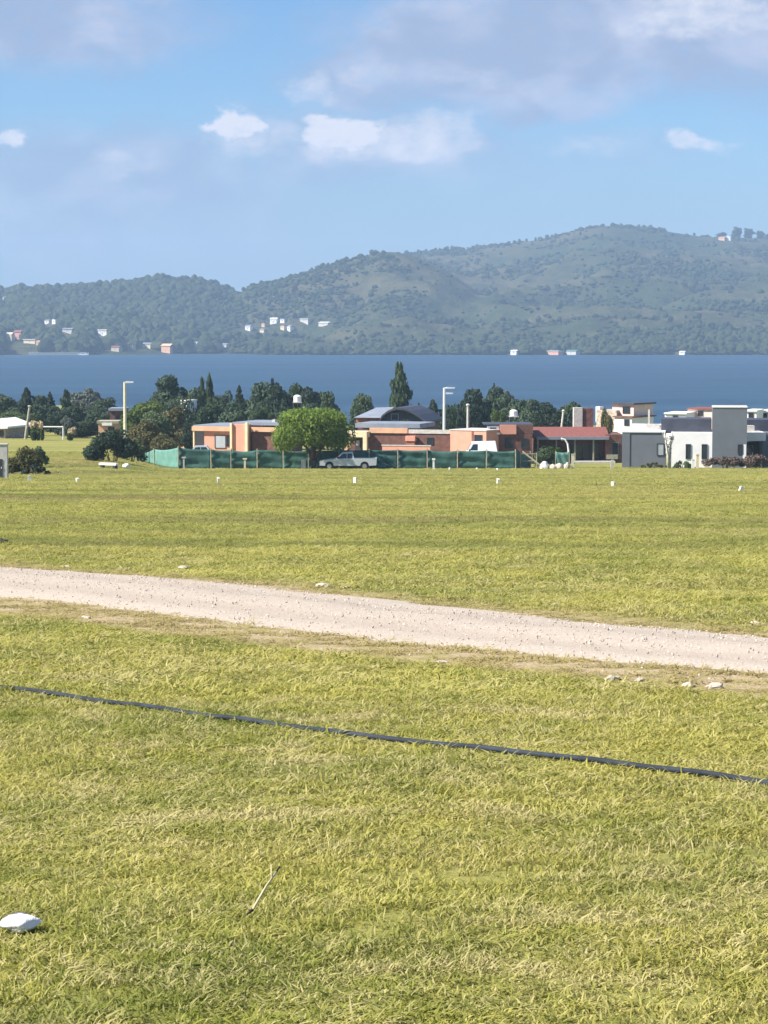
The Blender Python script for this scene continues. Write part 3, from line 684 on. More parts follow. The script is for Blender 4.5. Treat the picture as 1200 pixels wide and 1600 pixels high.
def pole(name, p0, p1, d, r_, m, label, cat, cap=None):
    a, b_ = Vector((wx(p0[0], d), d, wz(p0[1], d))), Vector((wx(p1[0], d), d, wz(p1[1], d)))
    zg = g(b_.x, d)
    if p1[1] is None or b_.z < zg + 1.5: b_.z = zg - .3
    k = empty(name, (b_.x, d, zg), label, cat); o0 = Vector(k.location)
    MB().tube([b_ - o0, (a + b_) / 2 - o0, a - o0], [r_, r_, r_ * .85], 8).build('shaft', m, k)
    MB().lathe([(r_ * 1.3, 0), (r_ * 1.5, .1), (r_ * .7, .22)], tuple(a - o0), 8).build('cap', cap or m, k)
    return k
pole('utility_pole', (731, 634), (731, 700), 268, .15, 'concrete_pale', 'plain concrete pole left of the dark trees in the middle', 'pole')
pole('leaning_pole', (880, 643), (872, 705), 290, .13, 'concrete_pale', 'thin pale pole leaning right behind the tiled roof', 'pole')
pole('leaning_post', (47, 636), (39, 689), 292, .16, 'wood_grey', 'grey wooden pole leaning right among the left trees', 'pole')
x = wx(884, 233); k = empty('gooseneck_pipe', (x, 233, g(x, 233)), 'white bent pipe rising behind the teal cloth scrap', 'pipe')
zt = wz(686, 233) - g(x, 233)
MB().tube([(.28, 0, -.2), (.26, 0, zt - 1.0), (.18, 0, zt - .45), (-.05, 0, zt - .08), (-.32, 0, zt + .02)], .085, 8).build('shaft', 'white_plastic', k)
MB().tube([(-.32, 0, zt + .02), (-.42, 0, zt - .02)], .12, 8).build('outlet', 'white_plastic', k)

# ---- roof tank and dish
def tank(px, py0, py1, d, label, legs):
    x = wx(px, d); z0 = g(x, d); zb, zt = wz(py1, d) - z0, wz(py0, d) - z0; r_ = .40
    k = empty('water_tank', (x, d, z0), label, 'water tank')
    MB().lathe([(r_, zb), (r_ * 1.04, zb + .1), (r_ * 1.04, zt - .16), (r_ * .6, zt - .03), (.12, zt)], (0, 0, 0), 16).build('drum', 'white_plastic', k)
    MB().box(-.5, .5, -.5, .5, zb - .10, zb - .005).build('platform', 'concrete_pale', k)
    for sx in (-1, 1):
        for sy in (-1, 1): MB().tube([(sx * .46, sy * .46, -.3), (sx * .42, sy * .42, zb - .1)], .06, 6).build('leg', 'roof_dark', k)
tank(465, 617, 628, 268, 'white water tank on a stand above the round willow', True)
tank(802.5, 640, 650, 262, 'small white water tank above the pink parapet of the brick house', True)

# ---- goal frame at left
d = 288; x0, x1 = wx(66, d), wx(99, d); z0 = g((x0 + x1) / 2, d)
k = empty('goal_frame', ((x0 + x1) / 2, d, z0), 'white pipe goal frame on the grass in front of left trees', 'goal'); hw = (x1 - x0) / 2; zt = wz(667, d) - z0
MB().tube([(-hw, 0, zt), (hw, 0, zt)], .08, 7).build('crossbar', 'white_metal', k)
for s_ in (-1, 1):
    MB().tube([(s_ * hw, 0, -.2), (s_ * hw, 0, zt - .02)], .08, 7).build('post', 'white_metal', k); MB().tube([(s_ * hw, 1.3, -.1), (s_ * hw, .05, zt - .05)], .05, 6).build('stay', 'white_metal', k)

# ---- meter pillar at the left edge
x, d = ground_at(2, 748); z0 = g(x, d)
k = empty('meter_pillar', (x, d, z0), 'pale grey meter pillar with dark recessed door at the left border', 'pillar'); hh = wz(695, d) - z0
MB().box(-.62, .36, 0, .5, -.2, hh).build('pillar', 'concrete_pale', k); MB().box(-.66, .40, -.04, .54, hh, hh + .07).build('cap', 'concrete_pale', k)
dr = MB().box(-.48, .08, -.03, .01, .1, hh * .58).build('door', 'dark_recess', k); MB().box(.0, .04, -.05, -.03, .6, .72).build('handle', 'white_metal', dr)

# ---- white lot markers on the meadow
marks = [(46, 752, .36, 'white lot marker stake below the dry bushes at left'), (121, 754, .28, 'white lot marker stake, second from the left'), (341, 755, .34, 'white lot marker stake below the fence, third from the left'),
         (555, 755, .34, 'white lot marker stake below the parked pickup'), (778, 757, .34, 'white lot marker stake below the right end of the fence'), (958, 760, .26, 'white lot marker stake below the tiled roof house'),
         (1157, 768, .24, 'white lot marker stake leaning at far right'), (703, 735, .30, 'tiny white stake at the foot of the fence right of centre'), (745, 734, .2, 'low white stake at the fence foot, right of the first tiny one'), (777, 735, .22, 'small white stake at the fence foot near its right end')]
for i, (p, q, hh, lab) in enumerate(marks):
    x, d = ground_at(p, q); k = empty('lot_marker', (x, d, g(x, d)), lab, 'stake', group='white markers on the meadow')
    k.rotation_euler = (random.uniform(-.08, .08), random.uniform(-.08, .08) + (.35 if i == 6 else 0), random.uniform(0, 3))
    hh *= 0.85
    MB().box(-.08, .08, -.05, .05, -.1, hh * .86).build('stake', 'white_plastic', k)
    MB().prism([(-.09, hh * .86), (.09, hh * .86), (.065, hh), (-.065, hh)], -.06, .06).build('cap', 'white_plastic', k)

# ---- things standing along the fence
def board_post(px, py0, py1, wpx, m, label, cat='post', name='short_post', top=None, off=0):
    x, d = ground_at(px, py1); d = min(d, 226.); x = wx(px, d); z0 = g(x, d); hh = wz(py0, d) - z0; w2 = wpx / F * d / 2
    k = empty(name, (x, d, z0), label, cat)
    MB().prism([(-w2, -.2), (w2, -.2), (w2 * .9, hh), (-w2 * .9, hh)], -.06, .06).build('shaft', m, k)
    tw, th = top or (1.25, .10)
    MB().box(-w2 * tw, w2 * tw, -.09, .09, hh, hh + th).build('top', m, k); return k
board_post(382.5, 718, 734, 3.2, 'pole_cream', 'short cream post with flat top before the left fence', top=(2.0, .12))
board_post(287, 716, 732, 2.6, 'concrete_pale', 'short pale post at the fence corner by the teal panels', top=(2.4, .12))
k = board_post(474, 719, 731, 7.5, 'white_plastic', 'small white box standing left of the willow trunk', 'box', 'white_box', top=(.9, .06))
k = board_post(677.5, 719, 735, 3.2, 'white_plastic', 'short white post in front of the green fence right of the pickup', top=(1.5, .16))
board_post(895, 710, 733, 4.4, 'pole_cream', 'yellowish post beside the teal cloth scrap', top=(1.0, .05))
board_post(1090, 711, 731, 4.6, 'plaster_cream', 'cream post in front of the white walled house')
board_post(1083, 718, 730, 5, 'white_plastic', 'small white meter box beside the cream post', 'box', 'meter_box', top=(.8, .05))
x = wx(957, 230); k = empty('letter_post', (x, 230, g(x, 230)), 'pale pillar carrying a flat green board before the tiled house', 'post')
MB().prism([(-.18, -.2), (.18, -.2), (.12, .85), (-.12, .85)], -.1, .1).build('pillar', 'concrete_pale', k)
MB().box(-.55, .50, -.05, .05, .92, 1.34).build('board', 'wood_grey', k); MB().box(-.06, .06, -.03, .03, .85, .92).build('bracket', 'roof_dark', k)
x = wx(879, 230); k = empty('cloth_scrap', (x, 230, g(x, 230)), 'scrap of teal shade cloth hung between two sticks', 'cloth'); hh = wz(706, 230) - g(x, 230)
vs_ = [(-.62 + 1.24 * a / 9, .06 * math.sin(a * 1.3 + b_), .12 + (hh - .12) * b_ / 5 - .08 * math.sin(math.pi * a / 9) * b_ / 5) for b_ in range(6) for a in range(10)]
ob = MB().add(vs_, [(b_ * 10 + a, b_ * 10 + a + 1, b_ * 10 + a + 11, b_ * 10 + a + 10) for b_ in range(5) for a in range(9)]).build('cloth', 'mesh_teal', k, smooth=True); ob.modifiers.new('thick', 'SOLIDIFY').thickness = .015
for s_ in (-1, 1): MB().tube([(s_ * .64, 0, -.2), (s_ * .64, 0, hh + .1)], .04, 6).build('stick', 'wood_grey', k)
x = wx(833, 228); k = empty('leaning_plank', (x, 228, g(x, 228)), 'pale plank leaning down to the right at the fence end', 'plank')
MB().tube([(-.98, 0, 1.62), (.0, 0, .86), (1.0, 0, .08)], .075, 4).build('plank', 'wood_pale', k)
x = wx(826, 229); k = empty('wire_gate', (x, 229, g(x, 229)), 'low pale wooden gate frame beside the fence end', 'gate')
for p in (-.75, .75): MB().tube([(p, 0, -.1), (p, 0, 1.5)], .05, 6).build('post', 'wood_grey', k)
for p in (.15, .75, 1.4): MB().tube([(-.75, 0, p), (.75, 0, p)], .035, 6).build('rail', 'wood_grey', k)

def rock(name, loc, sx, sy, sz, seed, m, label, cat='stone', group=None, rough_=.35, sub=2):
    bm = bmesh.new(); bmesh.ops.create_icosphere(bm, subdivisions=sub, radius=1)
    for v in bm.verts:
        n_ = 1 + rough_ * mnoise.noise(v.co * 1.4 + Vector((seed, 0, seed))) + rough_ * .45 * mnoise.noise(v.co * 3.7 + Vector((0, seed, 0)))
        v.co = Vector((v.co.x * n_ * sx, v.co.y * n_ * sy, (v.co.z * n_ + .35) * sz))
    me = bpy.data.meshes.new(name); bm.to_mesh(me); bm.free(); me.materials.append(MATS[m])
    o = link(name, me, None, loc); tag(o, label, cat, group); return o
for i, (p, w_, hh, lab) in enumerate(((851, .42, .42, 'tall white sack at the left of the heap near the fence end'), (864, .40, .26, 'low pale sack in the middle of the heap'), (874, .42, .34, 'cream sack right of the low one in the heap'), (886, .34, .36, 'brownish sack at the right end of the heap'))):
    x = wx(p, 226); rock('sack', (x, 226, g(x, 226)), w_, .4, hh * 1.3, i * 3.1, 'stone_white' if i < 1 else 'stone_pale', lab, 'sack', 'sacks by the fence end', .3)
x, d = ground_at(170, 732); k = empty('low_bench', (x, d, g(x, d)), 'low white plank bench in front of the dark bush', 'bench', R(-30))
MB().box(-.8, .8, -.2, .2, .26, .42).build('plank', 'plaster_white', k)
for s_ in (-.6, .6): MB().box(s_ - .1, s_ + .1, -.17, .17, -.1, .257).build('support', 'dark_recess', k)
x, d = ground_at(197, 731); rock('white_boulder', (x, d, g(x, d)), .27, .25, .27, 5.5, 'stone_white', 'round white boulder at the right of the plank bench', 'boulder', None, .2)
x, d = ground_at(1, 849); rock('dark_clod', (x, d, g(x, d)), .12, .14, .07, 2.2, 'soil_dark', 'small dark clod of earth at the left border of the meadow', 'clod')

# ---- foreground: hose, white stone, dry stalk, stones
pts = [(-1500, 930), (-900, 982), (-500, 1020), (-260, 1046), (-120, 1061), (0, 1076), (80, 1086), (150, 1097), (210, 1104), (270, 1112), (330, 1122), (400, 1130), (500, 1143), (600, 1157), (700, 1166), (800, 1178), (900, 1188), (1000, 1202), (1100, 1213), (1200, 1226), (1330, 1242), (1500, 1262), (1800, 1300), (2300, 1370), (2900, 1440)]
P_ = []
for p, q in pts:
    x, d = ground_at(p, q + 4); P_.append(Vector((x, d, 0)))
cp = []
for i in range(len(P_) - 1):
    for s_ in range(8):
        q = P_[i].lerp(P_[i + 1], s_ / 8); q.x += .012 * mnoise.noise((q.x * 2, q.y * 2, 1)); q.y += .02 * mnoise.noise((q.x * 1.5, q.y * 1.5, 5))
        q.z = g(q.x, q.y) + .026 + .014 * mnoise.noise((q.x * 1.6, q.y * 1.6, 9)); cp.append(q)
tag(MB().tube(cp, .0150, 10).build('hose', 'hose_plastic', None, smooth=True), 'black irrigation hose lying across the lawn in front of the track', 'hose')
x, d = ground_at(28, 1462)
m, t, b = pbsdf('quartz')
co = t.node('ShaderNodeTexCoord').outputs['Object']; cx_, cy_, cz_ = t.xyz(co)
rim_shade = t.ramp(t.m('ADD', t.m('ADD', cy_, t.m('MULTIPLY', cz_, .25)), t.m('MULTIPLY_ADD', t.noise(co, 40, 3, .6), .02, -.01)), .018, .030)  # dark upper rear rim: shade painted into the stone's colour
t.put(b.inputs['Base Color'], t.mix(rim_shade, t.mix(t.noise(co, 22, 5, .7), (.62, .61, .62), (.88, .87, .87)), (.12, .12, .13)))
b.inputs['Roughness'].default_value = .85; bn = t.node('ShaderNodeBump'); bn.inputs['Strength'].default_value = .5; bn.inputs['Distance'].default_value = .01
t.put(bn.inputs['Height'], t.noise(co, 60, 4, .6)); t.l.new(bn.outputs[0], b.inputs['Normal'])
bm = bmesh.new(); bmesh.ops.create_icosphere(bm, subdivisions=4, radius=1)
for v in bm.verts:
    tp = 1 - .55 * abs(v.co.x) ** 2.2; n_ = 1 + .20 * mnoise.noise(v.co * 1.5 + Vector((3, 1, 2))) + .10 * mnoise.noise(v.co * 3.6) + .04 * mnoise.noise(v.co * 9.0)
    v.co = Vector((v.co.x * .068 * n_, v.co.y * .046 * tp * n_, v.co.z * .032 * tp * n_ + .014))
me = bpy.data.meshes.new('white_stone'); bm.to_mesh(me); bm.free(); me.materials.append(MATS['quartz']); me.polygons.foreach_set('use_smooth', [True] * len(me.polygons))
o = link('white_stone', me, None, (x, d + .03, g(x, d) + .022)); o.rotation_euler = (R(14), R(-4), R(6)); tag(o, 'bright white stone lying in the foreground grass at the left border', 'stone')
x, d = ground_at(395, 1437); x2, d2 = ground_at(436, 1392)
k = empty('dry_stalk', (x, d, g(x, d)), 'pale dry plant stalk with dark tip lying in the foreground grass', 'stalk'); v2 = Vector((x2 - x, (d2 - d) * .62, .055))
MB().tube([(0, 0, .035), v2 * .5 + Vector((.004, 0, .045)), v2 + Vector((0, 0, .03))], [.0048, .0042, .0034], 7).build('stem', 'straw', k, True)
MB().tube([v2 + Vector((0, 0, .03)), v2 * 1.08 + Vector((.006, 0, .038))], [.0044, .003], 7).build('tip', 'soil_dark', k, True)
MB().tube([v2 * .8 + Vector((0, 0, .035)), v2 * .9 + Vector((-.01, .0, .07))], [.004, .002], 6).build('side_shoot', 'straw', k, True)
MB().tube([(0, 0, .035), (-.02, -.01, .02)], [.006, .003], 6).build('root_end', 'soil_dark', k, True)
STN = [(285, 889, .075, 'flattish pale stone on the far verge left of centre'), (505, 917, .07, 'pale stone on the far verge below the pickup'), (543, 920, .05, 'small pale stone right of the one below the pickup'), (103, 886, .05, 'small tan stone on the far verge at left'),
 (957, 1063, .06, 'largest pale stone in the worn strip, right of centre'), (1000, 1065, .04, 'small pale stone right of the largest one in the worn strip'), (1118, 1076, .062, 'flat pale stone in the worn strip near the right border'), (1075, 1073, .045, 'pale stone just left of the flat one near the right border'),
 (135, 966, .045, 'small stone in the worn strip at left'), (690, 1036, .04, 'small stone in the worn strip at the centre'), (868, 946, .045, 'pale stone on the far verge right of centre'), (1180, 975, .05, 'pale stone on the far verge at the right border')]
for i, (p, q, s_, lab) in enumerate(STN):
    x, d = ground_at(p, q)
    o = rock('stone', (x, d, g(x, d)), s_ * random.uniform(.9, 1.5), s_ * random.uniform(.7, 1.1), s_ * random.uniform(.35, .5), i * 1.9, 'stone_pale', lab, 'stone', 'pale stones along the gravel track', .4, 3)
    o.rotation_euler = (0, 0, random.uniform(0, 6))

# ================================================================== far shore houses
far = [ # px, py of foot, width px, height px, wall, roof, label
 (8, 470, 9, 6, 'plaster_white', 'roof_sheet', 'tiny white house highest on the left wooded hill'),
 (73, 506, 9, 6, 'plaster_white', 'roof_sheet', 'small white house, left of a pair halfway up the wooded hill'),
 (84, 506, 8, 8, 'plaster_white', 'roof_sheet', 'small white house, right of a pair halfway up the wooded hill'),
 (14, 532, 11, 12, 'plaster_cream', 'plaster_cream', 'cream lakeside house at the left border'),
 (27, 530, 14, 14, 'plaster_pink', 'roof_tile', 'pink house with tiled roof near the left border'),
 (46, 536, 22, 6, 'plaster_cream', 'plaster_white', 'long low cream house right of the pink one'),
 (60, 539, 8, 6, 'plaster_peach', 'plaster_peach', 'small peach house at the end of the long cream one'),
 (105, 520, 18, 7, 'concrete_pale', 'roof_sheet', 'dull grey house among pines on the left hill'),
 (160, 524, 16, 10, 'plaster_white', 'plaster_white', 'bright white house alone below the left woods'),
 (82, 552, 5, 9, 'concrete_pale', 'roof_sheet', 'narrow pale tower house on the left shore'),
 (180, 549, 16, 8, 'stone_wall', 'roof_tile', 'tan stone house on the shore below the bright white one'),
 (203, 546, 12, 8, 'plaster_cream', 'roof_tile', 'cream house second in the shore row right of the tan one'),
 (229, 544, 15, 8, 'plaster_cream', 'roof_sheet', 'cream house third in the shore row, near the pinkish block'),
 (259, 551, 18, 14, 'plaster_peach', 'plaster_peach', 'pinkish tan block building at the right end of the shore row'),
 (306, 540, 9, 7, 'plaster_white', 'roof_sheet', 'small white house right of the pinkish block building'),
 (350, 543, 10, 6, 'concrete_pale', 'roof_sheet', 'dim grey house between the shore row and the hillside cluster'),
 (387, 516, 10, 8, 'plaster_white', 'roof_sheet', 'white house at the left end of the hillside cluster'),
 (411, 511, 7, 7, 'plaster_peach', 'roof_tile', 'small peach house inside the hillside cluster'),
 (409, 519, 8, 5, 'plaster_cream', 'roof_sheet', 'low cream house below the small peach one'),
 (427, 506, 12, 9, 'plaster_white', 'plaster_white', 'brightest white house at the top of the hillside cluster'),
 (441, 504, 8, 6, 'plaster_white', 'roof_sheet', 'little white house touching the brightest one on its right'),
 (441, 515, 8, 7, 'plaster_cream', 'roof_tile', 'cream house below the little white one in the cluster'),
 (451, 517, 7, 8, 'plaster_white', 'roof_sheet', 'white house at the lower right of the hillside cluster'),
 (475, 503, 18, 5, 'concrete_pale', 'plaster_white', 'long pale roofed house right of the hillside cluster'),
 (505, 509, 21, 5, 'concrete_pale', 'plaster_white', 'longest pale roofed house, farthest right of the hillside cluster'),
 (802, 556, 11, 6, 'plaster_white', 'plaster_white', 'white boathouse on the shore below the main hill'),
 (864, 556, 22, 5, 'plaster_pink', 'plaster_white', 'long low pink and white boathouse on the far shore'),
 (892, 556, 20, 6, 'concrete_pale', 'mesh_teal', 'boathouse with green roof on the far shore'),
 (1065, 557, 10, 4, 'plaster_white', 'plaster_white', 'tiny white hut on the far shore at right'),
 (1138, 372, 7, 8, 'plaster_white', 'plaster_white', 'white house on the skyline beside the hilltop trees'),
 (1127, 373, 12, 5, 'plaster_peach', 'plaster_peach', 'low peach house on the skyline left of the white one'),
]
FAR_SPOTS = []
for i, (p, q, wp, hp, wm, rm, lab) in enumerate(far):
    if q < 400: d = 3640.; x = wx(p, d, q); z = float(hz(np.array([x]), np.array([d]))[0])
    else: x, d, z = hill_hit(p, q)
    s_ = d / F * .9; W_, H_ = wp * s_, hp * s_; D_ = max(6., W_ * .7)
    k = empty('shore_house', (x, d, z), lab, 'house', R(random.choice((-38, -28, -20))), 'houses on the far shore')
    k.location.y -= 1.5; k.location.z += .8; FAR_SPOTS.append((x, d, W_))
    MB().box(-W_ / 2, W_ / 2, 0, D_, -6, H_ * .72).build('wall', wm, k)
    e_ = W_ * .06; zr = H_ * .72
    if i % 3 == 2: MB().box(-W_ / 2 - e_, W_ / 2 + e_, -e_, D_ + e_, zr, H_ * .86).build('roof', rm, k)
    else: MB().prism([(-e_, zr), (D_ / 2, H_), (D_ + e_, zr), (D_ / 2, H_ - .35)], -W_ / 2 - e_, W_ / 2 + e_, 'x').build('roof', rm, k)
    for a in (-.25, .22): MB().box(W_ * a - .4, W_ * a + .4, -.06, .02, zr * .42, zr * .72).build('window', 'pane_pale', k)
    MB().box(-.5, .5, -.07, .02, 0, min(2.1, zr * .7)).build('door', 'wood_grey', k)
# pale shore wall at left
x, d = wx(75, 2203, 552), 2203.; k = empty('shore_wall', (x, d, LAKE_Z), 'pale low quay wall along the left shore', 'wall')
MB().box(-17, 36, 0, 3, -3, 1.6).build('wall', 'concrete_pale', k); MB().box(-17.3, 36.3, -.3, 3.3, 1.6, 1.9).build('coping', 'plaster_white', k)
x, d = wx(130, 2190, 551), 2190.; k = empty('moored_boat', (x, d, LAKE_Z), 'long white boat moored by the left quay wall', 'boat')
MB().prism([(-4.6, .9), (-3.8, -.4), (3.8, -.4), (5.2, 1.1)], -1.3, 1.3).build('hull', 'white_metal', k); MB().prism([(-2.8, .9), (-2.5, 2.3), (1.6, 2.3), (2.6, .9)], -1.0, 1.0).build('cabin', 'white_metal', k)
MB().box(-2.2, 1.4, -1.02, 1.02, 1.3, 1.9).build('cabin_window', 'glass_dark', k)

# ---- woodland on the hills
N0 = 150000
u_ = rng.uniform(-0.30, 0.30, N0); d_ = 2205 + 1700 * rng.random(N0) ** 1.25
x_ = u_ * d_; z_ = hz(x_, d_); px_ = 600 + F * u_
n_ = np.array([mnoise.fractal((a * 0.006, c_ * 0.006, 2.2), 0.8, 2, 4) for a, c_ in zip(x_, d_)])
forest = 1 - sstep(300, 400, px_ + 0.0 * d_)                        # pine covered hill on the left
shorewood = np.exp(-((d_ - 2230) / 60) ** 2)
dens = np.clip(0.85 * forest + 0.75 * shorewood + sstep(-0.04, 0.26, n_) * 0.85 + 0.04, 0, 1)
clear = np.zeros(N0, bool)
for hx, hy, hw in FAR_SPOTS: clear |= (np.abs(x_ - hx * d_ / hy) < hw / 2 + 2.0 + 2.5 * (d_ > hy - 70)) & (d_ > hy - 150) & (d_ < hy + 9)
keep = ~clear & (rng.random(N0) < dens) & (z_ > LAKE_Z + 0.3)
x_, d_, z_, forest, shorewood = x_[keep], d_[keep], z_[keep], forest[keep], shorewood[keep]
n = len(x_); hgt = 1.4 + 4.6 * rng.random(n) ** 2.2 + (2.0 + 5.0 * rng.random(n)) * forest + 3.5 * shorewood * rng.random(n)
idx = np.where(rng.random(n) < forest * 0.6, 2, rng.integers(0, 4, n))
scatter('hill_woodland', np.stack([x_, d_, z_ - 0.4], -1), np.stack([np.zeros(n), np.zeros(n), rng.uniform(0, 6.28, n)], -1),
        np.stack([hgt * rng.uniform(.9, 1.5, n), hgt * rng.uniform(.9, 1.5, n), hgt], -1), idx, protos,
        'dark woodland and scrub spread over the far hills', 'woodland')

# ================================================================== trees
leafmat('leaf_dark', (0.042, 0.064, 0.046), (0.098, 0.138, 0.080), .22)
leafmat('leaf_mid', (0.052, 0.084, 0.044), (0.125, 0.168, 0.082), .25)
leafmat('leaf_willow', (0.085, 0.145, 0.028), (0.225, 0.305, 0.062), .40)
leafmat('leaf_silver', (0.070, 0.090, 0.078), (0.165, 0.190, 0.165), .25)
leafmat('leaf_olive', (0.055, 0.060, 0.022), (0.150, 0.140, 0.062), .25)
leafmat('leaf_light', (0.050, 0.085, 0.022), (0.120, 0.165, 0.045), .30)
leafmat('leaf_rust', (0.085, 0.062, 0.052), (0.210, 0.155, 0.125), .2)
leafmat('plume', (0.50, 0.42, 0.26), (0.72, 0.62, 0.40), .3)
def crown_mesh(name, lobes, n, leaf, m, seed, shell=.72, droop=0.0):
    r = np.random.default_rng(seed); L = np.array(lobes, float)
    wgt = (L[:, 3] * L[:, 4] * L[:, 5]) ** (2 / 3); i = r.choice(len(L), n, p=wgt / wgt.sum())
    v = r.normal(size=(n, 3)); v /= np.linalg.norm(v, axis=1)[:, None]
    rad = (shell + (1.04 - shell) * r.random(n) ** .6)[:, None]
    c = L[i, :3] + v * L[i, 3:] * rad
    c[:, 2] -= droop * r.random(n) * leaf * 3
    nn = v + r.normal(size=(n, 3)) * .55; nn /= np.linalg.norm(nn, axis=1)[:, None]
    up = r.normal(size=(n, 3)); up[:, 2] += droop * 2
    a = np.cross(nn, up); a /= np.linalg.norm(a, axis=1)[:, None]; b_ = np.cross(nn, a)
    s_ = leaf * r.uniform(.55, 1.35, n)[:, None]; a = a * s_ * .6; b_ = b_ * s_
    bend = nn * s_ * .25
    V_ = np.stack([c - b_ - bend, c + a, c + b_ - bend, c - a], 1).reshape(-1, 3)
    return np_mesh(name, V_, np.arange(4 * n).reshape(-1, 4), m, smooth=False)
def rlobes(seed, n, zc, zr_, rr, size):
    r = np.random.default_rng(seed); out = [(0, 0, zc, rr * .72, rr * .72, zr_ * .8)]
    for k in range(n):
        a = r.uniform(0, 6.28); q = r.uniform(.25, .9); zz = zc + r.uniform(-.9, .95) * zr_
        k2 = math.sqrt(max(.05, 1 - ((zz - zc) / zr_) ** 2)); s_ = size * r.uniform(.7, 1.35)
        out.append((math.cos(a) * rr * q * k2, math.sin(a) * rr * q * k2, zz - s_ * .25, s_, s_, s_ * r.uniform(.55, .85)))
    return out
def trunk_mesh(name, zt, r0, seed, m='bark', limbs=4, spread=.22):
    r = random.Random(seed); mb = MB()
    mb.tube([(0, 0, -.06), (r.uniform(-.01, .01), 0, zt * .5), (r.uniform(-.02, .02), r.uniform(-.02, .02), zt)], [r0 * 1.25, r0, r0 * .6], 8)
    for k in range(limbs):
        a = k * 6.28 / limbs + r.uniform(-.5, .5); z0 = zt * r.uniform(.55, .95); e = spread * r.uniform(.7, 1.2)
        mb.tube([(0, 0, z0), (math.cos(a) * e * .5, math.sin(a) * e * .5, z0 + .12), (math.cos(a) * e, math.sin(a) * e, z0 + .26)], [r0 * .6, r0 * .42, r0 * .18], 6)
    return mb.mesh(name, m, True)
KIND = {}
for nm, lm, sd_ in (('dark', 'leaf_dark', 11), ('dark', 'leaf_dark', 23), ('dark', 'leaf_dark', 37), ('mid', 'leaf_mid', 41), ('mid', 'leaf_mid', 53), ('silver', 'leaf_silver', 61), ('light', 'leaf_light', 71), ('olive', 'leaf_olive', 83)):
    KIND.setdefault(nm, []).append((crown_mesh('crown', rlobes(sd_, 17, .54, .42, .47, .17), 4800, .035, lm, sd_), trunk_mesh('trunk', .42, .035, sd_, 'bark_pale' if nm == 'silver' else 'bark')))
def poplar_lobes(seed, wob=.05):
    r = np.random.default_rng(seed); out = []
    for z in np.linspace(.12, .93, 15):
        k = (min(1, (z - .02) / .25) * (1 - max(0, (z - .45) / .60) ** 1.6)) * .46
        for _ in range(2): out.append((r.uniform(-1, 1) * k * .45, r.uniform(-1, 1) * k * .45, z, k * r.uniform(.5, .85), k * r.uniform(.5, .85), .075))
    return out
for nm, lm, sd_ in (('poplar', 'leaf_mid', 5), ('poplar', 'leaf_mid', 8), ('cypress', 'leaf_dark', 9), ('cypress', 'leaf_dark', 15)):
    KIND.setdefault(nm, []).append((crown_mesh('crown', poplar_lobes(sd_), 3600, .05, lm, sd_, .55), trunk_mesh('trunk', .5, .05, sd_, limbs=2, spread=.08)))
def cone_lobes(seed):
    r = np.random.default_rng(seed); out = []
    for z in np.linspace(.15, .97, 12):
        k = (1.02 - z) * .52
        for a in range(5): q = a * 1.256 + r.uniform(-.5, .5); out.append((math.cos(q) * k * .55, math.sin(q) * k * .55, z, k * .5, k * .5, .045))
    return out
KIND['conifer'] = [(crown_mesh('crown', cone_lobes(3), 3400, .04, 'leaf_dark', 3, .6), trunk_mesh('trunk', .8, .035, 3, limbs=0))]
KIND['sparse'] = [(crown_mesh('crown', rlobes(97, 17, .56, .40, .47, .17), 1050, .042, 'leaf_dark', 97, .3), trunk_mesh('trunk', .5, .03, 97))]
cnt = {}
def tree(kind, px, py_top, wpx, d, label, name=None, group=None, rz=None):
    i = cnt.get(kind, 0); cnt[kind] = i + 1; cm, tm = KIND[kind][i % len(KIND[kind])]
    x = wx(px, d); z = g(x, d); H_ = wz(py_top, d) - z; W_ = wpx / F * d
    nm = name or {'dark': 'broadleaf_tree', 'mid': 'broadleaf_tree', 'silver': 'silver_tree', 'light': 'pale_tree', 'olive': 'olive_tree', 'poplar': 'poplar_tree', 'cypress': 'cypress_tree', 'conifer': 'conifer_tree', 'sparse': 'thin_tree'}[kind]
    k = empty(nm, (x, d, z - .05), label, 'tree', random.uniform(0, 6.28) if rz is None else rz, group)
    wk = {'poplar': 1.45, 'cypress': 1.5, 'conifer': 1.6}.get(kind, 1.28); k.scale = (W_ * wk, W_ * wk, H_)
    link('crown', cm, k); link('trunk', tm, k); return k
GL, GM, GR = 'trees behind the left meadow', 'trees behind the peach house', 'trees in the middle behind the brick house'
tree('dark', 8, 612, 52, 345, 'dark broad tree at the left border behind the white roof', group=GL)
tree('cypress', 42, 605, 24, 335, 'dark narrow cypress behind the leaning grey pole', group=GL)
tree('dark', 62, 618, 46, 340, 'dark broad tree right of the leaning grey pole', group=GL)
tree('conifer', 79, 611, 30, 345, 'dark conifer behind the white goal frame', group=GL)
tree('cypress', 104, 609, 22, 335, 'dark narrow cypress left of the silver tree', group=GL)
tree('dark', 92, 634, 40, 318, 'lower dark tree just above the goal crossbar', group=GL)
tree('silver', 134, 604, 46, 350, 'tall silvery eucalyptus left of the cream street lamp', group=GL)
tree('silver', 108, 648, 26, 296, 'small silvery tree beside the right goal post', group=GL)
tree('dark', 162, 618, 48, 338, 'dark broad tree between the silver tree and the cream lamp', group=GL)
tree('silver', 175, 634, 30, 330, 'little silver tree by the brick shed', group=GL)
tree('mid', 128, 655, 44, 300, 'green tree right of the goal frame, lower than its neighbours', group=GL)
tree('mid', 20, 640, 50, 325, 'green lower tree at left in front of the dark border tree', group=GL)
tree('light', 228, 624, 66, 300, 'pale green rounded tree right of the cream street lamp', group=GL)
tree('olive', 222, 654, 50, 262, 'olive leafed tree below the pale rounded tree', group=GL)
tree('dark', 266, 587, 74, 318, 'tallest dark broad tree in the left half', group=GM)
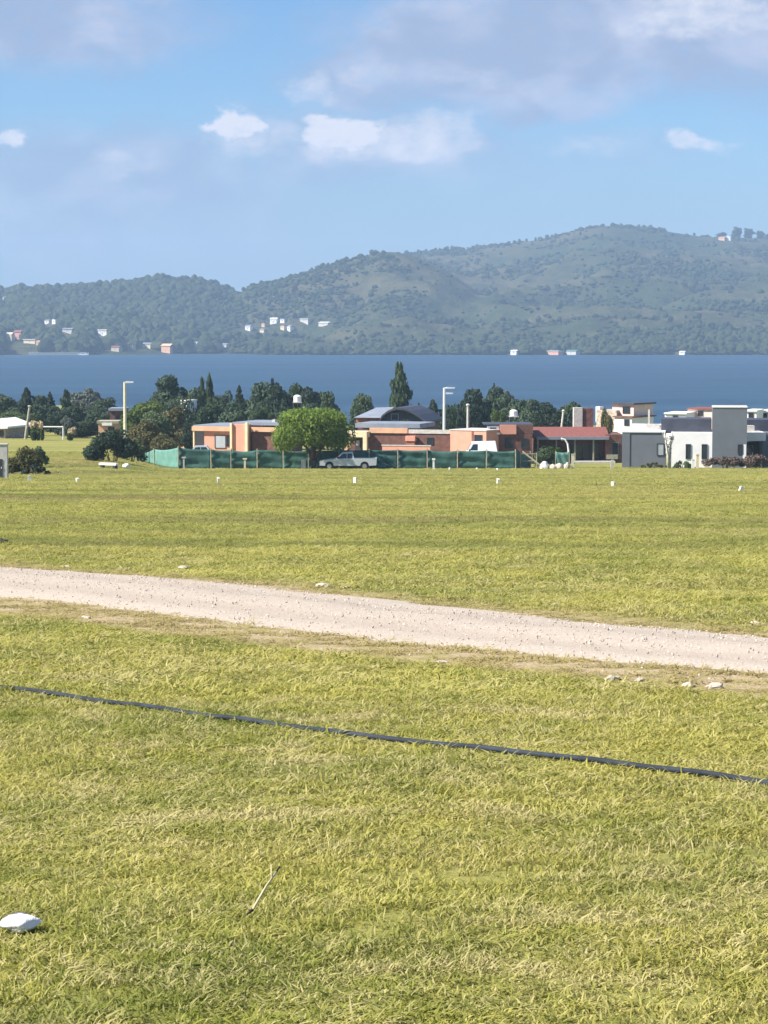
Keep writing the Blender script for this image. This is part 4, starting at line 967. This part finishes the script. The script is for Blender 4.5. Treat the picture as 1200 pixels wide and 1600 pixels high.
tree('dark', 300, 606, 48, 312, 'dark tree touching the tallest one on its right', group=GM)
tree('poplar', 316, 590, 17, 320, 'left of two spiky poplars beside the tallest dark tree', group=GM)
tree('poplar', 328, 584, 17, 322, 'right of two spiky poplars, the taller one', group=GM)
tree('mid', 322, 624, 52, 300, 'green bushy tree below the two spiky poplars', group=GM)
tree('dark', 347, 606, 34, 316, 'dark round tree right of the two poplars', group=GM)
tree('conifer', 374, 601, 38, 318, 'pointed conifer between the two poplars and the dark grove', group=GM)
tree('dark', 408, 598, 54, 322, 'leftmost dark tree of the grove behind the willow', group=GM)
tree('cypress', 426, 591, 18, 325, 'thin pointed tree top rising from the dark grove', group=GM)
tree('dark', 440, 598, 52, 320, 'dark tree of the grove left of the water tank', group=GM)
tree('mid', 463, 592, 40, 324, 'tallest green tree of the grove behind the water tank', group=GM)
tree('dark', 492, 600, 52, 320, 'dark tree of the grove right of the water tank', group=GM)
tree('dark', 512, 612, 36, 316, 'last dark tree of the grove at its right end', group=GM)
tree('dark', 366, 628, 60, 296, 'low dark tree just above the peach house roof', group=GM)
tree('mid', 398, 634, 26, 285, 'small green tree above the brown wall of the peach house', group=GM)
tree('mid', 412, 630, 22, 288, 'small green tree at the left shoulder of the round willow', group=GM)
tree('olive', 264, 632, 50, 284, 'thin olive tree hiding the stepped white house', group=GM)
tree('mid', 245, 636, 46, 275, 'green tree left of the stepped white house, over the teal cloth', group=GM)
tree('dark', 299, 654, 30, 262, 'dark low tree over the carport of the peach house', group=GM)
tree('mid', 568, 609, 34, 330, 'green egg shaped tree left of the tall poplar', group=GR)
tree('poplar', 624, 567, 30, 322, 'tall lombardy poplar standing alone above the bowed roof', group=GR)
tree('cypress', 655, 630, 14, 300, 'dark clipped cypress at the right end of the bowed roof', group=GR)
tree('mid', 648, 627, 26, 318, 'green tree just right of the tall poplar', group=GR)
tree('cypress', 676, 624, 26, 305, 'dark cypress left of the white two arm lamp', group=GR)
tree('mid', 702, 628, 30, 320, 'green tree behind the white two arm lamp', group=GR)
tree('cypress', 718, 638, 17, 290, 'thin dark cypress between the lamp and the concrete pole', group=GR)
tree('dark', 738, 608, 52, 325, 'dark tree right of the concrete pole', group=GR)
tree('dark', 768, 604, 54, 330, 'dark broad tree under the pointed conifer tip', group=GR)
tree('conifer', 772, 597, 26, 325, 'pointed conifer tip over the middle trees', group=GR)
tree('silver', 788, 607, 34, 350, 'pale topped tree right of the conifer tip', group=GR)
tree('dark', 802, 613, 54, 322, 'dark tree above the small white water tank', group=GR)
tree('dark', 830, 624, 46, 318, 'dark tree right of the small white water tank', group=GR)
tree('light', 778, 638, 26, 300, 'light green small tree in front of the middle dark trees', group=GR)
tree('dark', 862, 628, 52, 322, 'dark tree left of the leaning thin pole', group=GR)
tree('mid', 890, 622, 48, 326, 'green tree behind the leaning thin pole', group=GR)
tree('dark', 908, 634, 34, 322, 'dark tree left of the grey chimney', group=GR)
tree('olive', 948, 634, 18, 281, 'small leafy tree against the pink box house', group=GR)
tree('light', 866, 696, 26, 240, 'light green shrub like tree on the tiled house veranda', group=GR)
tree('mid', 634, 652, 44, 283, 'green tree in front of the bowed roof gable', group=GR)
tree('sparse', 268, 622, 52, 288, 'thinly leaved tree standing before the stepped white house', group=GM)
tree('mid', 48, 642, 40, 312, 'green low tree behind the pampas plumes', group=GL)
tree('dark', 118, 634, 44, 322, 'dark low tree filling the row right of the goal', group=GL)
tree('dark', 150, 638, 40, 318, 'dark low tree left of the straw coloured hut', group=GL)
tree('dark', 25, 622, 44, 350, 'dark tree between the border tree and the leaning grey pole', group=GL)
tree('mid', 200, 640, 36, 300, 'green tree right behind the cream street lamp pole', group=GL)
tree('sparse', 291, 614, 40, 291, 'thinly leaved tree before the upper block of the stepped white house', group=GM)
# hilltop trees on the skyline
for p, t_, w_, lab in ((1128, 362, 22, 'leftmost tree on the right skyline, beside the peach house'), (1152, 353, 20, 'tallest round tree on the right skyline'), (1170, 355, 20, 'second round tree on the right skyline'), (1188, 359, 18, 'third tree on the right skyline'), (1203, 363, 18, 'tree on the skyline at the right border')):
    cm, tm = KIND['dark'][p % 3]; d = 3690.; x = wx(p, d, t_); z = float(hz(np.array([x]), np.array([d]))[0])
    k = empty('hilltop_tree', (x, d, z - .5), lab, 'tree', p * 1.0, 'trees on the right skyline'); k.scale = (w_ / F * d, w_ / F * d, max(8., wz(t_, d) - z)); link('crown', cm, k); link('trunk', tm, k)

# ---- the round willow by the pickup
d = 227.0; x = wx(489, d); z = g(x, d); u_ = d / F
k = empty('willow_tree', (x, d - 2.2, z), 'round bright green willow with forked trunk in front of the fence', 'tree')
r = np.random.default_rng(4); lobes = [(0, 0, 3.9, 2.5, 2.5, 1.5)]
for a in np.linspace(0, 6.28, 13)[:-1]:
    fz = .45 if math.sin(a) < -.3 and abs(math.cos(a)) < .8 else 0
    q = 2.55 + r.uniform(-.2, .2); lobes.append((math.cos(a) * q, math.sin(a) * q, 3.25 + fz + r.uniform(-.35, .25), r.uniform(.8, 1.15), r.uniform(.8, 1.15), .95 + r.uniform(0, .3)))
    lobes.append((math.cos(a + .3) * 1.9, math.sin(a + .3) * 1.9, 4.55 + r.uniform(-.15, .25), 1.2, 1.2, .75))
    lobes.append((math.cos(a + .2) * 2.75, math.sin(a + .2) * 2.75, 2.85 + fz * 1.6 + r.uniform(-.3, .3), r.uniform(.4, .7), r.uniform(.4, .7), .8))
for _ in range(5): lobes.append((r.uniform(-1.2, 1.2), r.uniform(-1.2, 1.2), 5.05, 1.1, 1.1, .55))
link('crown', crown_mesh('crown', lobes, 15000, .13, 'leaf_willow', 6, .66, .9), k)
mb = MB().tube([(.1, 0, -.2), (.12, 0, .5), (.1, 0, .95)], [.26, .22, .2], 9)
for ex, ey in ((-.55, .2), (.65, -.1), (.1, .6), (-.1, -.5)): mb.tube([(.1, 0, .85), (.1 + ex * .8, ey * .8, 1.7), (.1 + ex * 2.2, ey * 2.2, 3.2)], [.17, .13, .06], 7)
mb.build('trunk', 'bark', k, True); k.scale = (1.05, 1.05, 1.04)

# ---- shrubs and hedges
def shrub(name, px, py_top, py_base, wpx, m, label, n=2600, leaf=.12, d=None, group=None, seed=1, cat='shrub'):
    if d is None: x, d = ground_at(px, py_base)
    x = wx(px, d); z = g(x, d); H_ = wz(py_top, d) - z; W_ = wpx / F * d
    r = np.random.default_rng(seed); lobes = []
    for _ in range(int(8 + W_ * (5 if cat == 'hedge' else 2))):
        a = r.uniform(-.42, .42) * W_; hh = H_ * (1 - (.25 if cat == 'hedge' else .75) * (abs(a) / W_ * 2) ** 2) * r.uniform(.6, 1); s_ = min(W_, H_) * r.uniform(.16, .28)
        lobes.append((a, r.uniform(-.3, .3) * min(W_, 3), max(hh - s_, s_ * .4), s_ * 1.15, s_ * 1.15, s_))
    k = empty(name, (x, d, z - .03), label, cat, 0, group)
    link('foliage', crown_mesh('foliage', lobes, n, leaf, m, seed, .35), k)
    mb = MB()
    for _ in range(5): a = r.uniform(-.25, .25) * W_; mb.tube([(a * .3, 0, -.1), (a * .7, r.uniform(-.2, .2), H_ * .35), (a, r.uniform(-.3, .3), H_ * .7)], [.05, .04, .02], 5)
    mb.build('stems', 'bark', k); return k
shrub('bush', 176, 664, 734, 80, 'leaf_dark', 'large dark green bush behind the white plank bench', 6000, .13, d=208, seed=3)
shrub('bush', 206, 680, 731, 40, 'leaf_mid', 'green bush leaning against the left end of the teal cloth', 2500, .12, d=226, seed=13)
shrub('bush', 40, 696, 741, 56, 'leaf_olive', 'dry olive brown bush right of the meter pillar', 3600, .10, seed=5)
shrub('bush', 56, 724, 742, 46, 'leaf_dark', 'low dark green bush at the foot of the dry olive one', 2400, .08, seed=6)
shrub('bush', 18, 712, 738, 26, 'leaf_olive', 'small dry bush touching the meter pillar', 1600, .08, seed=7)
shrub('bush', 63, 694, 730, 24, 'leaf_mid', 'narrow green bush behind the dry olive one', 1600, .1, d=190, seed=8)
shrub('hedge', 1135, 712, 729, 76, 'leaf_rust', 'purple brown flowering hedge at the foot of the grey tower', 4200, .09, d=229, seed=9, cat='hedge')
shrub('hedge', 1188, 708, 729, 60, 'leaf_rust', 'taller purple brown hedge at the right border', 3600, .09, d=228, seed=10, cat='hedge')
shrub('bush', 1068, 716, 729, 34, 'leaf_mid', 'low green planting at the foot of the white wall', 1500, .08, d=230, seed=11)
shrub('bush', 1020, 721, 729, 40, 'leaf_olive', 'low dry planting at the foot of the grey block', 1200, .07, d=231, seed=12)
shrub('bush', 852, 694, 724, 40, 'leaf_mid', 'green bush behind the gate frame at the fence end', 2200, .1, d=238, seed=14)
shrub('bush', 255, 676, 731, 60, 'leaf_olive', 'dry brown bush showing over the teal cloth panels', 2600, .12, d=243, seed=15)
for i, (p, q, lab) in enumerate(((52, 657, 'cream pampas plume clump left of the goal frame'), (63, 659, 'cream pampas plume clump touching the left goal post'), (112, 668, 'pale pampas clump at the right goal post'))):
    d = 284; x = wx(p, d); z = g(x, d); H_ = wz(q, d) - z; r = random.Random(i)
    k = empty('pampas_grass', (x, d, z), lab, 'pampas grass', 0, 'pampas clumps by the goal')
    lb = [(r.uniform(-.3, .3), r.uniform(-.3, .3), H_ - r.uniform(.25, .6), .26, .26, .42) for _ in range(6)]
    link('plumes', crown_mesh('plumes', lb, 500, .10, 'plume', i, .2), k)
    lb = [(r.uniform(-.3, .3), r.uniform(-.3, .3), H_ * .3, .22, .22, H_ * .3) for _ in range(4)]
    link('leaves', crown_mesh('leaves', lb, 700, .14, 'leaf_light', i + 9, .2), k)
# pale bare young tree between grey block and white wall
x = wx(1044, 230); d = 230.; zt = wz(676, d) - g(x, d)
k = empty('bare_tree', (x, d, g(x, d)), 'pale twin stemmed young tree between grey block and white wall', 'tree')
mb = MB().tube([(.08, 0, -.2), (-.02, 0, 1.3), (-.20, 0, 2.4), (-.36, 0, zt)], [.14, .12, .10, .06], 8).tube([(.20, 0, -.2), (.22, .1, 1.4), (.24, 0, 2.5), (.38, .1, zt + .1)], [.11, .10, .08, .05], 8)
for a, b_, c_ in ((-.10, 1.9, .35), (.24, 2.2, .3), (-.25, 2.6, -.3)): mb.tube([(a, 0, b_), (a + c_ * .6, 0, b_ + .4), (a + c_, 0, b_ + .9)], [.05, .04, .02], 6)
mb.build('trunk', 'bark_pale', k, True)
link('crown', crown_mesh('crown', [(.05, 0, 1.9, .28, .2, .9), (-.2, 0, 2.7, .3, .25, .3), (.3, 0, 2.9, .3, .2, .3)], 260, .07, 'leaf_silver', 77, .2), k)

# ================================================================== grass and gravel
m = bpy.data.materials.new('grass_blade'); m.use_nodes = True; t = NT(m.node_tree); t.n.clear(); MATS['grass_blade'] = m
pos = t.node('ShaderNodeNewGeometry').outputs['Position']
at = t.node('ShaderNodeAttribute'); at.attribute_name = 'tint'; ti = at.outputs['Fac']
X, Y, Z = t.xyz(pos); fld = t.ramp(Y, 26.0, 48.0)
big = t.noise(pos, 0.10, 4, 0.6); mid = t.noise(pos, 0.7, 5, 0.65); sml = t.noise(pos, 3.2, 3, 0.6)
streak = t.noise(t.vm('MULTIPLY', pos, (0.03, 0.16, 0.0)), 1.0, 4, 0.6)
gcol = t.mix(t.ramp(mid, 0.32, 0.68), (0.205, 0.240, 0.052), (0.440, 0.415, 0.105))
gcol = t.mix(t.m('MULTIPLY', t.ramp(big, 0.42, 0.66), 0.6), gcol, (0.455, 0.415, 0.125))
gcol = t.mix(t.m('MULTIPLY', t.ramp(streak, 0.50, 0.72), 0.6), gcol, (0.410, 0.350, 0.150))
gcol = t.mix(t.m('MULTIPLY', t.ramp(t.m('ADD', ti, t.m('MULTIPLY_ADD', sml, 1.3, -0.65)), 0.58, 0.90), t.m('MULTIPLY_ADD', fld, -0.5, 0.8)), gcol, (0.56, 0.50, 0.25))
gcol = t.mix(t.m('MULTIPLY', t.ramp(t.noise(pos, 0.42, 4, 0.6), 0.46, 0.64), 0.6), gcol, (0.51, 0.475, 0.135))
gcol = t.mix(t.m('MULTIPLY', t.ramp(t.noise(pos, 1.25, 4, 0.6), 0.54, 0.70), 0.85), gcol, (0.57, 0.50, 0.25))
gcol = t.mix(t.m('MULTIPLY', t.ramp(t.noise(t.vm('ADD', pos, (9.0, 4.0, 0.0)), 0.9, 4, 0.6), 0.56, 0.72), 0.7), gcol, (0.185, 0.225, 0.045))
gcol = t.mix(t.m('MULTIPLY', t.ramp(ti, 0.30, 0.05), 0.75), gcol, (0.115, 0.155, 0.030))
wob = t.m('MULTIPLY_ADD', t.noise(pos, 0.9, 5, 0.7), 1.6, -0.8)
stripg = t.m('MULTIPLY', t.ramp(sidenode(TRK_S, 0.5), -0.45, 0.25), t.ramp(sidenode(TRK_F, 0.8), 1.3, -0.2))
st2 = t.noise(t.vm('MULTIPLY', pos, (0.022, 0.10, 0.0)), 1.0, 5, 0.65)
gcol = t.mix(t.m('MULTIPLY', fld, t.m('MULTIPLY', t.ramp(st2, 0.51, 0.38), 0.9)), gcol, (0.165, 0.200, 0.055))
gcol = t.mix(t.m('MULTIPLY', fld, t.m('MULTIPLY', t.ramp(st2, 0.54, 0.70), 0.7)), gcol, (0.44, 0.42, 0.125))
gcol = t.mix(t.m('MULTIPLY', fld, 0.22), gcol, (0.27, 0.28, 0.10))
st3 = t.noise(t.vm('MULTIPLY', pos, (0.016, 0.075, 3.0)), 1.0, 4, 0.6)
gcol = t.mix(t.m('MULTIPLY', fld, t.m('MULTIPLY', t.ramp(st3, 0.52, 0.66), 0.75)), gcol, (0.330, 0.275, 0.130))
gcol = t.mix(t.m('MULTIPLY', stripg, 0.75), gcol, (0.40, 0.325, 0.165))
df = t.node('ShaderNodeBsdfDiffuse'); t.put(df.inputs[0], gcol); tl = t.node('ShaderNodeBsdfTranslucent'); t.put(tl.inputs[0], gcol)
mx = t.node('ShaderNodeMixShader'); mx.inputs[0].default_value = .38; t.l.new(df.outputs[0], mx.inputs[1]); t.l.new(tl.outputs[0], mx.inputs[2])
om = t.node('ShaderNodeOutputMaterial'); t.l.new(mx.outputs[0], om.inputs[0])

def tuft(seed, nb, rad, h0, h1, wd):
    r = np.random.default_rng(seed); V_ = []; Fc = []; tint = []
    for _ in range(nb):
        a = r.uniform(0, 6.283); q = rad * math.sqrt(r.random()); bx, by = q * math.cos(a), q * math.sin(a)
        h_ = r.uniform(h0, h1); da = r.uniform(0, 6.283); lean = r.uniform(.25, 1.5) * h_; w_ = wd * r.uniform(.6, 1.3); tn = r.random()
        fx, fy = math.cos(da), math.sin(da); sa = da + 1.57 + r.uniform(-.6, .6); sx, sy = math.cos(sa), math.sin(sa); o = len(V_)
        curl = r.uniform(-.5, .5)
        for k, (u, wk) in enumerate(((0, .9), (.4, 1.0), (.75, .7), (1.0, .06))):
            cx_ = bx + fx * lean * u ** 1.7 - fy * lean * curl * u * u; cy_ = by + fy * lean * u ** 1.7 + fx * lean * curl * u * u
            cz_ = h_ * (u - .32 * u ** 3) - .004
            V_ += [(cx_ - sx * w_ * wk, cy_ - sy * w_ * wk, cz_), (cx_ + sx * w_ * wk, cy_ + sy * w_ * wk, cz_)]; tint += [tn, tn]
        Fc += [(o + 2 * k, o + 2 * k + 1, o + 2 * k + 3, o + 2 * k + 2) for k in range(3)]
    me = bpy.data.meshes.new('grass_tuft_shape'); me.from_pydata(V_, [], Fc); me.update(); me.materials.append(MATS['grass_blade'])
    at_ = me.attributes.new('tint', 'FLOAT', 'POINT'); at_.data.foreach_set('value', np.array(tint, np.float32)); return me
tufts = [tuft(100 + i, 17, .058, .015, .047, .0029) for i in range(8)] + [tuft(200 + i, 12, .05, .04, .095, .0024) for i in range(3)] + [tuft(300 + i, 11, .035, .010, .030, .0065) for i in range(2)]
Pn, Rn, Sn, In = [], [], [], []
def sow(y0, y1, dens, sxy, sz, margin):
    area = (y1 - y0) * 2 * (0.163 * (y0 + y1) / 2 + margin); n = int(area * dens)
    y = rng.uniform(y0, y1, n) if y1 < 30 else np.sqrt(rng.uniform(y0 * y0, y1 * y1, n)); x = rng.uniform(-1, 1, n) * (0.163 * y + margin)
    s_, f_, nr = side(TRK_S, x, y), side(TRK_F, x, y), side(TRK_N, x, y)
    nz = np.array([mnoise.fractal((a * .9, b_ * .9, 4.4), .8, 2, 4) for a, b_ in zip(x, y)])
    nz2 = np.array([mnoise.fractal((a * 2.6, b_ * 2.6, 1.4), .8, 2, 3) for a, b_ in zip(x, y)])
    strip_ = (s_ + nz * .5 > -.05) & (nr < .10); road = (nr + nz2 * .12 > .06) & (f_ + nz2 * .14 < -.06); verge = (f_ >= -.06) & (f_ + nz * .8 < .55)
    pk = np.ones(n); pk[strip_] = np.clip(.42 + nz2[strip_] * 1.1, .03, .9); pk[verge] = np.clip(.55 + nz2[verge] * .9, .1, 1); pk[road] = 0.0
    pk *= np.clip(.92 + nz2 * .5, .35, 1) * np.clip(1.35 - 1.5 * np.maximum(0, nz - .05), .25, 1)
    kp = rng.random(n) < pk; x, y, nz, nz2 = x[kp], y[kp], nz[kp], nz2[kp]; n = len(x)
    low = ((side(TRK_S, x, y) > -.3) & (side(TRK_F, x, y) < .7)) * .45
    hs = sz * (.85 + .5 * np.clip(nz, -.5, 1)) * rng.uniform(.7, 1.3, n) * (1 - low); ws = sxy * rng.uniform(.8, 1.3, n)
    Pn.append(np.stack([x, y, gz(x, y) - .003], -1)); Rn.append(np.stack([rng.normal(0, .12, n), rng.normal(0, .12, n), rng.uniform(0, 6.28, n)], -1))
    Sn.append(np.stack([ws, ws, hs], -1)); pick = rng.random(n); In.append(np.where(pick < .03, rng.integers(8, 11, n), np.where((pick > .90) & (nz2 > .15), rng.integers(11, 13, n), rng.integers(0, 8, n))))
sow(3.5, 10, 820, .95, 1.0, 4.2); sow(10, 16, 620, 1.15, 1.05, 4.2); sow(16, 28, 260, 1.7, 1.15, 5); sow(28, 50, 130, 2.2, 1.25, 6); sow(50, 100, 40, 3.0, 1.4, 8); sow(100, 236, 9, 5.0, 1.9, 14)
scatter('meadow_grass', np.concatenate(Pn), np.concatenate(Rn), np.concatenate(Sn), np.concatenate(In), tufts, 'short yellow green grass covering the meadow', 'grass')

# loose gravel on the track and its verge
mat('pebble', (0.60, 0.52, 0.44), .9, .2, 30, c2=(.46, .39, .325))
def peb(seed):
    bm = bmesh.new(); bmesh.ops.create_icosphere(bm, subdivisions=1, radius=1)
    for v in bm.verts: v.co *= 1 + .3 * mnoise.noise(v.co * 1.7 + Vector((seed, 0, 0))); v.co.z *= .5
    me = bpy.data.meshes.new('pebble_shape'); bm.to_mesh(me); bm.free(); me.materials.append(MATS['pebble']); return me
n = 32000; y = rng.uniform(9, 48, n); q = rng.random(n)
xn = -TRK_N[0] * (y - TRK_N[1]); xf = -TRK_F[0] * (y - TRK_F[1])
spill = rng.random(n) < .10
qq = np.where(spill, rng.normal(-.10, .16, n), q); x = xn + (xf - xn) * qq
inn = np.clip(qq, 0, 1); crown = 0.075 * np.sin(np.pi * inn) ** 0.6
kp = (np.abs(x) < .163 * y + 6) & (qq > -.45) & (qq < 1.12); x, y, crown, qq = x[kp], y[kp], crown[kp], qq[kp]; n = len(x)
s_ = .003 + .010 * rng.random(n) ** 6
scatter('loose_gravel', np.stack([x, y, gz(x, y) + np.where((qq > 0) & (qq < 1), crown - .012, 0) + s_ * .2], -1), rng.uniform(0, 6.28, (n, 3)), np.stack([s_ * rng.uniform(.8, 1.6, n), s_, s_], -1), rng.integers(0, 4, n), [peb(i * 2.7) for i in range(4)], 'loose pale gravel scattered on the track', 'gravel')

# ------------------------------------------------------------------ air
m = bpy.data.materials.new('haze_air'); m.use_nodes = True; t = NT(m.node_tree); t.n.clear()
pv = t.node('ShaderNodeVolumePrincipled'); pv.inputs['Color'].default_value = (0.455, 0.65, 0.93, 1); pv.inputs['Density'].default_value = 0.00016
pv.inputs['Density Attribute'].default_value = ''; pv.inputs['Temperature Attribute'].default_value = ''; m.cycles.homogeneous_volume = True
om = t.node('ShaderNodeOutputMaterial'); t.l.new(pv.outputs[0], om.inputs['Volume']); MATS['haze_air'] = m
mb = MB(); mb.box(-3600, 3600, -150, 5400, LAKE_Z - 6, 190)
tag(mb.build('haze', 'haze_air'), 'thin blue summer haze in the air over the lake', 'haze', kind='stuff')
